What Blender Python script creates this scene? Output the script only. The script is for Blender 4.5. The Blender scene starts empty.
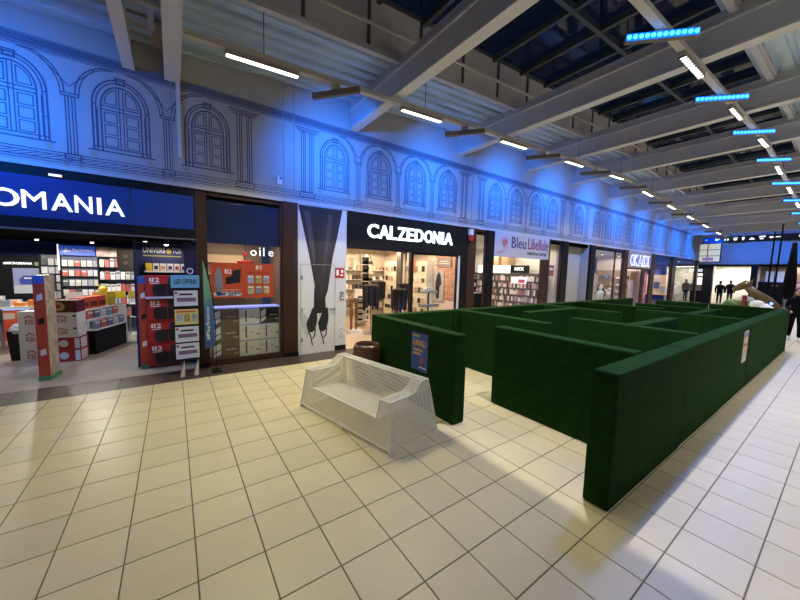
import bpy, math, random
from mathutils import Vector, Matrix
R = math.radians
random.seed(7)
S = bpy.context.scene
COL = S.collection

# ------------------------------------------------------------------ camera
CAM_F, CAM_PITCH, CAM_ROLL, CAM_YAW, CAM_H = 321.2, .0898, .0257, .9566, 2.0
_fw = Vector((math.cos(CAM_YAW), math.sin(CAM_YAW), 0)); _rt = Vector((math.sin(CAM_YAW), -math.cos(CAM_YAW), 0)); _up = Vector((0, 0, 1))
_fwd = _fw * math.cos(CAM_PITCH) - _up * math.sin(CAM_PITCH)
_upc = _fw * math.sin(CAM_PITCH) + _up * math.cos(CAM_PITCH)
_r2 = _rt * math.cos(CAM_ROLL) + _upc * math.sin(CAM_ROLL)
_u2 = _upc * math.cos(CAM_ROLL) - _rt * math.sin(CAM_ROLL)
cam = bpy.data.objects.new('camera', bpy.data.cameras.new('camera'))
COL.objects.link(cam)
cam.data.sensor_width = 36; cam.data.lens = CAM_F / 800 * 36; cam.data.clip_start = .02; cam.data.clip_end = 300
_m = Matrix((_r2, _u2, -_fwd)).transposed().to_4x4(); _m.translation = (0, 0, CAM_H)
cam.matrix_world = _m
S.camera = cam

# ------------------------------------------------------------------ world (dusk sky beyond the skylight), exposure
W = bpy.data.worlds.new('dusk_sky'); S.world = W; W.use_nodes = True
W.node_tree.nodes['Background'].inputs[0].default_value = (.03, .05, .11, 1)
W.node_tree.nodes['Background'].inputs[1].default_value = .5
vs = S.view_settings
vs.view_transform = 'Standard'; vs.look = 'None'; vs.gamma = 1; vs.use_curve_mapping = False
vs.exposure = 0.28
S.cycles.use_denoising = True
S.cycles.max_bounces = 8; S.cycles.diffuse_bounces = 4; S.cycles.transparent_max_bounces = 16
S.cycles.sample_clamp_indirect = 4

LAMP_W = 47          # left track tube lamps
RAIL_W = 28         # lamps of the middle rail
BLUE_W = 56          # blue wash lights at the wall
BLUE_RAIL_W = 24
SHOP_W = 1.25

# ------------------------------------------------------------------ materials
MATS = {}
def mat(name, col, rough=.6, metal=0, emit=0, ecol=None, spec=.5, var=0, vscale=6, rnd=0, bump=0, bscale=40, alpha=1, coat=0, sheen=0, stretch=None):
    if name in MATS: return MATS[name]
    m = bpy.data.materials.new(name); m.use_nodes = True
    nt = m.node_tree; b = nt.nodes['Principled BSDF']
    c = (*col, 1) if len(col) == 3 else col
    b.inputs['Base Color'].default_value = c
    b.inputs['Roughness'].default_value = rough; b.inputs['Metallic'].default_value = metal
    b.inputs['Specular IOR Level'].default_value = spec
    b.inputs['Coat Weight'].default_value = coat
    if sheen: b.inputs['Sheen Weight'].default_value = sheen; b.inputs['Sheen Roughness'].default_value = .4; b.inputs['Sheen Tint'].default_value = c
    if emit:
        b.inputs['Emission Color'].default_value = (*(ecol or col), 1); b.inputs['Emission Strength'].default_value = emit
    tc = None
    if var or bump:
        tc = nt.nodes.new('ShaderNodeTexCoord')
        src = tc.outputs['Object']
        if stretch:
            mp = nt.nodes.new('ShaderNodeMapping'); mp.inputs['Scale'].default_value = stretch
            nt.links.new(src, mp.inputs['Vector']); src = mp.outputs[0]
    last = None
    if var:
        n = nt.nodes.new('ShaderNodeTexNoise'); n.inputs['Scale'].default_value = vscale; n.inputs['Detail'].default_value = 5
        nt.links.new(src, n.inputs['Vector'])
        r = nt.nodes.new('ShaderNodeValToRGB')
        r.color_ramp.elements[0].position = .3; r.color_ramp.elements[1].position = .7
        r.color_ramp.elements[0].color = tuple(max(0, x * (1 - var)) for x in c[:3]) + (1,)
        r.color_ramp.elements[1].color = tuple(min(1, x * (1 + var)) for x in c[:3]) + (1,)
        nt.links.new(n.outputs['Fac'], r.inputs[0]); nt.links.new(r.outputs[0], b.inputs['Base Color']); last = r.outputs[0]
    if rnd:
        oi = nt.nodes.new('ShaderNodeObjectInfo'); mr = nt.nodes.new('ShaderNodeMapRange')
        mr.inputs[3].default_value = 1 - rnd; mr.inputs[4].default_value = 1 + rnd * .6
        nt.links.new(oi.outputs['Random'], mr.inputs[0])
        mx = nt.nodes.new('ShaderNodeMix'); mx.data_type = 'RGBA'; mx.blend_type = 'MULTIPLY'; mx.inputs[0].default_value = 1
        if last: nt.links.new(last, mx.inputs[6])
        else: mx.inputs[6].default_value = c
        nt.links.new(mr.outputs[0], mx.inputs[7]); nt.links.new(mx.outputs[2], b.inputs['Base Color'])
    if bump:
        n2 = nt.nodes.new('ShaderNodeTexNoise'); n2.inputs['Scale'].default_value = bscale; n2.inputs['Detail'].default_value = 4
        nt.links.new(src, n2.inputs['Vector'])
        bp = nt.nodes.new('ShaderNodeBump'); bp.inputs['Strength'].default_value = bump; bp.inputs['Distance'].default_value = .01
        nt.links.new(n2.outputs['Fac'], bp.inputs['Height']); nt.links.new(bp.outputs[0], b.inputs['Normal'])
    MATS[name] = m
    return m

def glass(name, tint=(1, 1, 1), refl=.06, rough=.02):
    """thin pane: transparent body with a Fresnel reflection"""
    if name in MATS: return MATS[name]
    m = bpy.data.materials.new(name); m.use_nodes = True; nt = m.node_tree
    nt.nodes.remove(nt.nodes['Principled BSDF']); out = nt.nodes['Material Output']
    t = nt.nodes.new('ShaderNodeBsdfTransparent'); t.inputs[0].default_value = (*tint, 1)
    g = nt.nodes.new('ShaderNodeBsdfGlossy'); g.inputs['Roughness'].default_value = rough
    fc = nt.nodes.new('ShaderNodeLayerWeight'); fc.inputs[0].default_value = .5
    lw = nt.nodes.new('ShaderNodeMath'); lw.operation = 'POWER'; lw.inputs[1].default_value = 5
    nt.links.new(fc.outputs['Facing'], lw.inputs[0])
    ad = nt.nodes.new('ShaderNodeMath'); ad.operation = 'ADD'; ad.inputs[1].default_value = refl; ad.use_clamp = True
    mx = nt.nodes.new('ShaderNodeMixShader')
    nt.links.new(lw.outputs[0], ad.inputs[0]); nt.links.new(ad.outputs[0], mx.inputs[0])
    nt.links.new(t.outputs[0], mx.inputs[1]); nt.links.new(g.outputs[0], mx.inputs[2]); nt.links.new(mx.outputs[0], out.inputs[0])
    MATS[name] = m
    return m

def gradient_mat(name, stops, axis=2, rough=.5, lo=0, hi=1):
    """printed gradient along an object axis"""
    if name in MATS: return MATS[name]
    m = bpy.data.materials.new(name); m.use_nodes = True; nt = m.node_tree; b = nt.nodes['Principled BSDF']
    b.inputs['Roughness'].default_value = rough
    tc = nt.nodes.new('ShaderNodeTexCoord'); sp = nt.nodes.new('ShaderNodeSeparateXYZ'); mr = nt.nodes.new('ShaderNodeMapRange'); r = nt.nodes.new('ShaderNodeValToRGB')
    mr.inputs[1].default_value = lo; mr.inputs[2].default_value = hi
    nt.links.new(tc.outputs['Object'], sp.inputs[0]); nt.links.new(sp.outputs[axis], mr.inputs[0]); nt.links.new(mr.outputs[0], r.inputs[0]); nt.links.new(r.outputs[0], b.inputs['Base Color'])
    el = r.color_ramp.elements
    while len(el) < len(stops): el.new(.5)
    for e, (p, c) in zip(el, stops): e.position = p; e.color = (*c, 1)
    MATS[name] = m
    return m

M_TILE = mat('floor_tile', (.68, .60, .42), .36, var=.05, vscale=3, rnd=.05, spec=.45)
M_GROUT = mat('grout', (.15, .13, .105), .9)
M_STRIP = mat('dark_stone', (.075, .052, .045), .4, var=.15, vscale=4, rnd=.1)
M_WALL = mat('wall_paint', (.42, .41, .41), .85, var=.03, vscale=2)
M_LINE = mat('mural_ink', (.105, .115, .18), .9)
M_TAN = mat('mural_tan', (.42, .34, .26), .9)
M_BEAM = mat('beam_paint', (.50, .51, .56), .55, var=.04, vscale=3)
M_BEAMLIP = mat('beam_lip_paint', (.64, .64, .65), .5)
M_DECK = mat('galvanised_deck', (.46, .58, .68), .45, metal=.25, var=.28, vscale=1.6, stretch=(.4, 3, 3))
M_UPST = mat('upstand_panel', (.54, .52, .56), .7, var=.05)
M_DARKSTEEL = mat('dark_steel', (.07, .085, .11), .5, metal=.3)
M_BROWN = mat('brown_frame', (.050, .024, .020), .5, spec=.25)
M_BLACK = mat('black_satin', (.010, .010, .012), .45, spec=.2)
M_MATTBLACK = mat('black_matt', (.003, .003, .0035), .95, spec=.02)
M_WHITE = mat('white_plastic', (.75, .74, .72), .5)
M_WHITEBOARD = mat('white_board', (.62, .62, .63), .6)
M_TRACK = mat('track_aluminium', (.55, .52, .49), .45, metal=.1)
M_LAMP = mat('lamp_diffuser', (1, 1, .95), .5, emit=6, ecol=(1, .97, .86))
M_LED = mat('blue_led', (.02, .1, .4), .4, emit=1.6, ecol=(0, .14, 1))
M_LEDCORE = mat('cyan_led_core', (.1, .3, .4), .4, emit=2.6, ecol=(.06, .52, 1))
M_BLUEGLOW = mat('blue_strip', (.05, .1, .5), .4, emit=1.1, ecol=(.08, .2, 1))
M_VELVET = mat('green_velvet', (.009, .035, .008), .9, sheen=.35, var=.22, vscale=9, bump=.25, bscale=120, spec=.06, rnd=.06)
M_VELVETD = mat('green_seam', (.008, .03, .009), .95, spec=.1)
M_MESH = mat('white_wire', (.86, .85, .83), .4)
M_POT = mat('brown_glazed', (.10, .045, .022), .12, coat=.6, var=.2, vscale=8)
M_GLASS = glass('shop_glass', (.97, .98, .98), .015)
M_GLASSN = glass('tinted_glass', (.55, .58, .62), .05)
M_SKYGLASS = glass('skylight_glass', (.30, .34, .40), .02)
M_NAVY = mat('navy_panel', (.012, .035, .16), .35)
M_SIGNBLUE = mat('blue_sign', (.008, .035, .19), .35, emit=.06, ecol=(.02, .09, .5))
M_LETTER = mat('lit_letter', (.9, .9, .9), .4, emit=1.0, ecol=(.9, .95, 1))
M_LETTERB = mat('bright_letter', (.9, 1, 1), .4, emit=1.7, ecol=(.82, 1, 1))
M_RED = mat('red_card', (.45, .02, .02), .5)
M_REDORANGE = mat('orange_red', (.55, .075, .03), .5)
M_MAROON = mat('maroon_card', (.10, .01, .015), .4)
M_YELLOW = mat('yellow_card', (.75, .55, .04), .5)
M_ORANGE = mat('orange_card', (.8, .25, .04), .5)
M_CREAM = mat('cream_wall', (.74, .66, .54), .8)
M_SHOPFLOOR = mat('shop_floor', (.36, .32, .27), .3, var=.06, vscale=2)
M_WARMFLOOR = mat('warm_floor', (.62, .48, .32), .35, var=.05)
M_GREY = mat('grey_plastic', (.22, .22, .23), .5)
M_CARD = mat('white_card', (.78, .77, .76), .55)
M_PALEBLUE = mat('pale_blue_card', (.56, .62, .92), .5)
M_TEALCARD = mat('sky_blue_card', (.13, .40, .90), .5)
M_PURPLE = mat('purple_ink', (.16, .10, .24), .6)
M_INK = mat('black_ink', (.01, .01, .012), .7)
M_WHITEINK = mat('white_ink', (.85, .85, .85), .6)
M_BRICKS = mat('pale_brick', (.56, .30, .22), .8, rnd=.25)
M_MORTAR = mat('mortar', (.72, .60, .50), .9)
M_SKIN = mat('skin', (.55, .34, .25), .55)
M_CLOTH = mat('dark_cloth', (.006, .006, .008), .95, spec=.1)
M_HAIR = mat('dark_hair', (.015, .011, .009), .7)

# ------------------------------------------------------------------ mesh helpers
class MB:
    def __init__(s): s.v = []; s.f = []; s.mi = []; s.cur = 0
    def add(s, vs_, fs):
        o = len(s.v); s.v += [tuple(p) for p in vs_]
        for f in fs: s.f.append([i + o for i in f]); s.mi.append(s.cur)
        return s
    def poly(s, pts): return s.add(pts, [list(range(len(pts)))])
    def box(s, x0, x1, y0, y1, z0, z1):
        return s.add([(x0, y0, z0), (x1, y0, z0), (x1, y1, z0), (x0, y1, z0), (x0, y0, z1), (x1, y0, z1), (x1, y1, z1), (x0, y1, z1)],
                     [[0, 3, 2, 1], [4, 5, 6, 7], [0, 1, 5, 4], [1, 2, 6, 5], [2, 3, 7, 6], [3, 0, 4, 7]])
    def cbox(s, x0, x1, y0, y1, z0, z1, c):
        """box with chamfered edges"""
        lo = (x0, y0, z0); hi = (x1, y1, z1); V = []; idx = {}
        for sx in (0, 1):
            for sy in (0, 1):
                for sz in (0, 1):
                    sg = (sx, sy, sz)
                    for a in range(3):
                        p = []
                        for k in range(3):
                            e = (lo, hi)[sg[k]][k]; ins = c if sg[k] == 0 else -c
                            p.append(e if k == a else e + ins)
                        idx[(sg, a)] = len(V); V.append(tuple(p))
        F = []
        for a in range(3):
            b, d = (a + 1) % 3, (a + 2) % 3
            for sa in (0, 1):
                q = []
                for sb, sd in ((0, 0), (1, 0), (1, 1), (0, 1)):
                    sg = [0, 0, 0]; sg[a] = sa; sg[b] = sb; sg[d] = sd; q.append(idx[(tuple(sg), a)])
                F.append(q if sa else q[::-1])
            for sb in (0, 1):
                for sd in (0, 1):
                    s0 = [0, 0, 0]; s1 = [0, 0, 0]; s0[a] = 0; s1[a] = 1
                    for t in (s0, s1): t[b] = sb; t[d] = sd
                    q = [idx[(tuple(s0), b)], idx[(tuple(s1), b)], idx[(tuple(s1), d)], idx[(tuple(s0), d)]]
                    F.append(q if sb != sd else q[::-1])
        for sx in (0, 1):
            for sy in (0, 1):
                for sz in (0, 1):
                    q = [idx[((sx, sy, sz), a)] for a in range(3)]
                    F.append(q if (sx + sy + sz) % 2 else q[::-1])
        return s.add(V, F)
    def cyl(s, p0, p1, r, n=10, r1=None, caps=True):
        p0 = Vector(p0); p1 = Vector(p1); r1 = r if r1 is None else r1
        d = (p1 - p0).normalized(); a = d.orthogonal().normalized(); b = d.cross(a)
        V = []
        for i in range(n):
            t = 2 * math.pi * i / n; o = a * math.cos(t) + b * math.sin(t)
            V += [p0 + o * r, p1 + o * r1]
        F = [[2 * i, 2 * ((i + 1) % n), 2 * ((i + 1) % n) + 1, 2 * i + 1] for i in range(n)]
        if caps: F += [[2 * i for i in range(n)][::-1], [2 * i + 1 for i in range(n)]]
        return s.add(V, F)
    def tube(s, pts, r, n=6):
        pts = [Vector(p) for p in pts]; V = []
        a = None
        for i, p in enumerate(pts):
            d = (pts[min(i + 1, len(pts) - 1)] - pts[max(i - 1, 0)]).normalized()
            a = d.orthogonal().normalized() if a is None else (a - d * a.dot(d)).normalized()
            b = d.cross(a)
            rr = r[i] if isinstance(r, (list, tuple)) else r
            V += [p + (a * math.cos(2 * math.pi * k / n) + b * math.sin(2 * math.pi * k / n)) * rr for k in range(n)]
        F = []
        for i in range(len(pts) - 1):
            for k in range(n):
                F.append([i * n + k, i * n + (k + 1) % n, (i + 1) * n + (k + 1) % n, (i + 1) * n + k])
        F += [list(range(n))[::-1], [(len(pts) - 1) * n + k for k in range(n)]]
        return s.add(V, F)
    def lathe(s, prof, n=20, c=(0, 0, 0), closed=True):
        V = []
        for r, z in prof:
            V += [(c[0] + r * math.cos(2 * math.pi * k / n), c[1] + r * math.sin(2 * math.pi * k / n), c[2] + z) for k in range(n)]
        F = []
        for i in range(len(prof) - 1):
            for k in range(n):
                F.append([i * n + k, i * n + (k + 1) % n, (i + 1) * n + (k + 1) % n, (i + 1) * n + k])
        if closed: F += [list(range(n))[::-1], [(len(prof) - 1) * n + k for k in range(n)]]
        return s.add(V, F)
    def prism(s, poly, y0, y1):
        """XZ polygon (seen from -Y counter-clockwise) extruded from y0 (front) to y1"""
        n = len(poly)
        return s.add([(x, y0, z) for x, z in poly] + [(x, y1, z) for x, z in poly],
                     [list(range(n)), list(range(2 * n - 1, n - 1, -1))] + [[i, n + i, n + (i + 1) % n, (i + 1) % n][::1] for i in range(n)])
    def prismx(s, poly, x0, x1):
        n = len(poly)
        return s.add([(x0, y, z) for y, z in poly] + [(x1, y, z) for y, z in poly],
                     [list(range(n))[::-1], list(range(n, 2 * n))] + [[i, (i + 1) % n, n + (i + 1) % n, n + i] for i in range(n)])
    def prismz(s, poly, z0, z1):
        n = len(poly)
        return s.add([(x, y, z0) for x, y in poly] + [(x, y, z1) for x, y in poly],
                     [list(range(n))[::-1], list(range(n, 2 * n))] + [[i, (i + 1) % n, n + (i + 1) % n, n + i] for i in range(n)])
    def line(s, pts, w, y=-.003, closed=False):
        """flat ink line in the XZ plane, facing -Y"""
        n = len(pts)
        for i in range(n if closed else n - 1):
            a = Vector(pts[i]); b = Vector(pts[(i + 1) % n]); d = b - a
            if d.length < 1e-6: continue
            d.normalize(); o = Vector((-d.y, d.x)) * w / 2; e = d * w * .35
            q = [a - e + o, a - e - o, b + e - o, b + e + o]
            s.add([(p.x, y, p.y) for p in q], [[0, 1, 2, 3]])
        return s
    def rect(s, x0, x1, z0, z1, y=-.003): return s.add([(x0, y, z0), (x1, y, z0), (x1, y, z1), (x0, y, z1)], [[0, 1, 2, 3]])
    def ball(s, c, r, n=10, m=7):
        r = (r, r, r) if not isinstance(r, (tuple, list)) else r
        prof = [(math.sin(math.pi * (i + .02) / (m + .04)), -math.cos(math.pi * (i + .02) / (m + .04))) for i in range(m + 1)]
        V = []
        for pr_, z in prof: V += [(c[0] + r[0] * pr_ * math.cos(2 * math.pi * k / n), c[1] + r[1] * pr_ * math.sin(2 * math.pi * k / n), c[2] + r[2] * z) for k in range(n)]
        F = [[i * n + k, i * n + (k + 1) % n, (i + 1) * n + (k + 1) % n, (i + 1) * n + k] for i in range(m) for k in range(n)]
        return s.add(V, F)
    def mesh(s, name):
        me = bpy.data.meshes.new(name); me.from_pydata(s.v, [], s.f)
        if any(s.mi): me.polygons.foreach_set('material_index', s.mi)
        me.update(); return me

def obj(name, mb, m, parent=None, loc=None, smooth=False, rz=0, label=None, kind=None):
    me = mb if isinstance(mb, bpy.types.Mesh) else mb.mesh(name)
    if not me.materials:
        for x in (m if isinstance(m, (list, tuple)) else [m]): me.materials.append(x)
    if smooth: me.polygons.foreach_set('use_smooth', [True] * len(me.polygons))
    o = bpy.data.objects.new(name, me); COL.objects.link(o)
    if parent: o.parent = parent
    if loc: o.location = loc
    if rz: o.rotation_euler.z = rz
    if label: o['label'] = label
    if kind: o['kind'] = kind
    return o
def tag(o, label, cat, group=None):
    o['label'] = label; o['category'] = cat
    if group: o['group'] = group
    return o
def thing(name, label, cat, loc=(0, 0, 0), rz=0, group=None):
    o = bpy.data.objects.new(name, None); COL.objects.link(o); o.location = loc; o.rotation_euler = (0, 0, rz); o.empty_display_size = .1
    return tag(o, label, cat, group)
def struct(name, mb, m, parent=None, label=None, **k):
    o = obj(name, mb, m, parent, **k)
    if not parent: o['kind'] = 'structure'
    if label: o['label'] = label
    return o
def estruct(name, label=None, loc=(0, 0, 0)):
    o = bpy.data.objects.new(name, None); COL.objects.link(o); o.location = loc; o['kind'] = 'structure'
    if label: o['label'] = label
    return o
def dup(o, parent=None, loc=None, rz=None, label=None):
    c = o.copy(); COL.objects.link(c)
    c.parent = parent
    if loc is not None: c.location = loc
    if rz is not None: c.rotation_euler.z = rz
    if label: c['label'] = label
    for ch in list(o.children): dup(ch, c)
    return c
def light(name, kind, loc, power, col=(1, 1, 1), size=None, sizey=None, rot=None, aim=None, spread=None, parent=None, **k):
    d = bpy.data.lights.new(name, kind); d.energy = power; d.color = col
    if kind == 'AREA':
        d.shape = 'RECTANGLE'; d.size = size; d.size_y = sizey or size
        if spread: d.spread = spread
    elif size: d.shadow_soft_size = size
    for a, b in k.items(): setattr(d, a, b)
    o = bpy.data.objects.new(name, d); COL.objects.link(o); o.location = loc
    if aim is not None: o.rotation_euler = Vector(aim).to_track_quat('-Z', 'Y').to_euler()
    if rot: o.rotation_euler = rot
    if parent: o.parent = parent
    return o

def text_mesh(string, h, extrude=.01, bold=0, shear=0, spacing=1.0, width=None):
    """mesh of a word: cap height h, facing -Y, lower-left corner at the origin; width fits the word"""
    cu = bpy.data.curves.new('word', 'FONT'); cu.body = string; cu.size = 1; cu.extrude = 0; cu.offset = bold; cu.shear = shear; cu.space_character = spacing; cu.resolution_u = 3
    o = bpy.data.objects.new('word', cu); COL.objects.link(o)
    dg = bpy.context.evaluated_depsgraph_get(); me0 = bpy.data.meshes.new_from_object(o.evaluated_get(dg))
    P = [v.co.copy() for v in me0.vertices]; F = [list(p.vertices) for p in me0.polygons]
    bpy.data.objects.remove(o); bpy.data.curves.remove(cu); bpy.data.meshes.remove(me0)
    if not P: return MB()
    x0 = min(p.x for p in P); x1 = max(p.x for p in P); y0 = min(p.y for p in P); y1 = max(p.y for p in P)
    sy = h / (y1 - y0); sx = sy if width is None else width / (x1 - x0)
    pts = [((p.x - x0) * sx, (p.y - y0) * sy) for p in P]
    mb = MB(); n = len(pts)
    edges = {}
    for f in F:
        for a, b in zip(f, f[1:] + f[:1]): edges[(a, b)] = edges.get((a, b), 0) + 1
    side = [e for e in edges if (e[1], e[0]) not in edges]
    V = [(x, -extrude, z) for x, z in pts] + ([(x, 0, z) for x, z in pts] if extrude > .002 else [])
    FF = [f for f in F]
    if extrude > .002: FF += [[b, a, a + n, b + n] for a, b in side]
    mb.add(V, FF); return mb
def text(name, string, h, m, parent, loc, extrude=.01, bold=0, shear=0, spacing=1.0, width=None, rz=0, rot=None):
    o = obj(name, text_mesh(string, h, extrude, bold, shear, spacing, width), m, parent, loc)
    if rz: o.rotation_euler.z = rz
    if rot: o.rotation_euler = rot
    return o
RIDGE = 13.5
def zroof(x): return 5.11 + .060 * x if x < RIDGE else 5.92 - .045 * (x - RIDGE)       # underside of the beams; the roof climbs to a flat ridge and falls again

# ================================================================== FLOOR
FY = 7.3
TP = .4013; TX0 = .470; TY0 = 3.047
floor = estruct('floor', 'pale beige square floor tiles with thin dark joints')
obj('grout_bed', MB().box(-6, 36, -7, 6.63, -.05, -.004), M_GROUT, floor)
def proj(x, y, z):
    d = Vector((x, y, z - CAM_H)); w = d.dot(_fwd)
    if w < .15: return None
    return 400 + CAM_F * d.dot(_r2) / w, 300 - CAM_F * d.dot(_u2) / w, w
j = .0038
tile_me = MB().add([(j, j, -.004), (TP - j, j, -.004), (TP - j, TP - j, -.004), (j, TP - j, -.004), (j + .002, j + .002, 0), (TP - j - .002, j + .002, 0), (TP - j - .002, TP - j - .002, 0), (j + .002, TP - j - .002, 0)],
                   [[4, 5, 6, 7], [0, 1, 5, 4], [1, 2, 6, 5], [2, 3, 7, 6], [3, 0, 4, 7]]).mesh('tile')
tile_me.materials.append(M_TILE)
cells = []
for i in range(-16, 89):
    for k in range(-25, 10):
        x0 = TX0 + i * TP; y0 = TY0 + k * TP
        if y0 > 6.6 or x0 > 35.6: continue
        y1 = min(y0 + TP, 6.63)
        p = proj(x0 + TP / 2, (y0 + y1) / 2, 0)
        vis = 0
        if p and -40 < p[0] < 840 and -40 < p[1] < 650 and y1 - y0 > .39:
            if not (x0 > 3.0 and y0 > 1.3 and y0 < 4.6 and x0 > 5.4): vis = 1 / p[2] ** 3
        cells.append((vis, x0, y0, x0 + TP, y1))
cells.sort(reverse=True)
for c in cells[:300]:
    o = bpy.data.objects.new('tile', tile_me); COL.objects.link(o); o.parent = floor; o.location = (c[1], c[2], 0)
rest = MB()
for c in cells[300:]: rest.poly([(c[1] + j, c[2] + j, 0), (c[3] - j, c[2] + j, 0), (c[3] - j, c[4] - j, 0), (c[1] + j, c[4] - j, 0)])
obj('tile_field', rest, M_TILE, floor, kind='stuff')
strip_me = MB().box(.003, .597, .003, .664, -.02, 0).mesh('plinth_tile'); strip_me.materials.append(M_STRIP)
for k in range(-10, 62):
    o = bpy.data.objects.new('threshold_tile', strip_me); COL.objects.link(o); o.parent = floor; o.location = (k * .6 - .2, 6.63, 0)

# ================================================================== FACADE WALL
fac = struct('wall_facade', MB().box(-6, 33.6, FY, FY + .3, 3.44, 8.2), M_WALL, label='upper facade wall painted with arched windows')
# --- mural motifs, flat ink lines
def arch(hw, zs, zt, n=16, xc=0): return [(xc + hw * math.cos(math.pi * (1 - t / n)), zs + (zt - zs) * math.sin(math.pi * t / n)) for t in range(n + 1)]
LW = .019
def window_motif():
    m = MB()
    for hw, zt, w in ((.36, 5.0, LW * 1.3), (.315, 4.955, LW), (.255, 4.89, LW * 1.2)):
        m.line([(-hw, 3.84)] + arch(hw, 4.56, zt) + [(hw, 3.84)], w)
    m.line([(-.42, 3.84), (.42, 3.84)], LW * 1.2); m.line([(-.36, 3.9), (.36, 3.9)], LW)
    m.line([(-.255, 4.56), (.255, 4.56)], LW); m.line([(-.255, 4.5), (.255, 4.5)], LW)
    m.line([(-.025, 3.9), (-.025, 4.88)], LW * .8); m.line([(.025, 3.9), (.025, 4.88)], LW * .8)
    for s in (-1, 1):
        for k in range(3):
            z0 = 3.93 + k * .19
            x0, x1 = sorted((s * .06, s * .215))
            m.line([(x0, z0), (x1, z0), (x1, z0 + .15), (x0, z0 + .15)], LW * .8, closed=True)
        m.line([(s * .06, 4.6), (s * .06, 4.84)] + [(s * .215 * math.cos(t), 4.6 + .25 * math.sin(t)) for t in (1.25, .9, .5, 0)] + [(s * .06, 4.6)], LW * .8)
        m.line([(s * .36, 4.56), (s * .315, 4.56)], LW); m.line([(s * .36, 4.2), (s * .315, 4.2)], LW * .8)
        m.line([(s * .30, 3.9), (s * .30, 4.5)], LW * .6)
    m.line([(-.05, 4.94), (.05, 4.94), (.06, 5.03), (-.06, 5.03)], LW * 1.3, closed=True)
    m.cur = 1
    for s in (-1, 1): m.add([(s * .36 - .035, -.002, 3.73), (s * .36 + .045, -.002, 3.73), (s * .36 + .02, -.002, 3.81), (s * .36 - .06, -.002, 3.81)], [[0, 1, 2, 3]])
    return m
def pier_motif():
    m = MB()
    for x in (-.055, -.02, .02, .055): m.line([(x, 3.7), (x, 4.58)], LW * .8)
    m.line([(-.10, 4.58), (.10, 4.58), (.10, 4.62), (-.10, 4.62)], LW, closed=True)
    m.line([(-.09, 3.7), (.09, 3.7), (.09, 3.62), (-.09, 3.62)], LW, closed=True)
    for s in (-1, 1):
        for r, w in ((0, LW), (.045, LW * .8)):
            m.line([(s * (.06 + r + .42 * (1 - math.cos(t))), 4.63 + (.5 - r * .3) * math.sin(t)) for t in [k * .5 * math.pi / 8 for k in range(9)]], w)
    m.line([(-.3, 5.06), (0, 4.72), (.3, 5.06)], LW * .7)
    m.cur = 1; m.rect(-.11, -.05, 3.5, 3.6, -.002); m.rect(.05, .12, 3.5, 3.6, -.002)
    return m
def pilaster_motif():
    m = MB()
    for hw in (.13, .085, .05): m.line([(-hw, 3.72), (hw, 3.72), (hw, 5.0), (-hw, 5.0)], LW, closed=True)
    for z in (5.0, 5.04, 5.08): m.line([(-.19 - (z - 5), z), (.19 + (z - 5), z)], LW * 1.2)
    m.line([(-.17, 3.6), (.17, 3.6), (.17, 3.7), (-.17, 3.7)], LW, closed=True)
    return m
me_w = window_motif().mesh('painted_window'); me_w.materials.append(M_LINE); me_w.materials.append(M_TAN)
me_p = pier_motif().mesh('painted_pier'); me_p.materials.append(M_LINE); me_p.materials.append(M_TAN)
me_q = pilaster_motif().mesh('painted_pilaster'); me_q.materials.append(M_LINE)
wins = [-4.3, -3.07, -1.85, -.63, .61, 3.18, 4.4, 5.57, 6.8, 9.0, 10.17, 11.4, 12.55, 14.7] + [16.4 + 1.2 * k for k in range(4)] + [21.9 + 1.2 * k for k in range(4)] + [27.4 + 1.2 * k for k in range(5)]
for x in wins: obj('painted_window', me_w, None, fac, (x, FY, 0))
for a, b in zip(wins, wins[1:]):
    if b - a < 1.35: obj('painted_pier', me_p, None, fac, ((a + b) / 2, FY, 0))
for x in (1.24, 2.52, 7.5, 8.3, 13.3, 14.05, 15.4, 20.65, 21.2, 26.1, 26.75, 33.0): obj('painted_pilaster', me_q, None, fac, (x, FY, 0))
cor = MB()
for z, w in ((5.13, .012), (5.16, .02), (5.19, .022), (5.22, .03), (5.255, .03), (5.285, .022), (5.31, .012)): cor.line([(-6, z), (33.6, z)], w)
obj('painted_cornice', cor, M_LINE, fac, (0, FY, 0))
bas = MB()
for z, w in ((3.70, .014), (3.66, .012), (3.585, .014), (3.55, .012)): bas.line([(-6, z), (33.6, z)], w)
for k in range(-48, 240):
    x = k * .13; bas.line([(x, 3.59), (x + .2, 3.655)], .011)
obj('painted_base_course', bas, M_LINE, fac, (0, FY, 0))
for x in (.05, 2.0, 2.22, 7.62, 7.85):
    obj('expansion_joint', MB().box(x - .008, x + .008, FY - .006, FY, 3.44, 6.2), mat('joint_grey', (.3, .29, .28), .8), fac)
obj('wall_edge_band', MB().box(-6, 33.6, FY - .012, FY, 3.44, 3.5), mat('edge_paint', (.54, .51, .5), .8), fac)
t = thing('alarm_box', 'small white alarm box on the painted wall above the brown pillar', 'alarm box', (1.9, FY, 3.86))
obj('casing', MB().cbox(-.055, .055, -.06, 0, -.09, .09, .01), M_WHITE, t); obj('sensor', MB().box(.0, .05, -.075, -.06, .02, .07), M_GREY, t)

# wall behind the end of the hall, closing walls, opposite side
struct('wall_opposite', MB().box(-6, 36, -7.3, -7, 0, 8.2), M_CREAM)
struct('wall_back', MB().box(-6.3, -6, -7.3, 14, 0, 8.2), M_CREAM)

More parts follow.
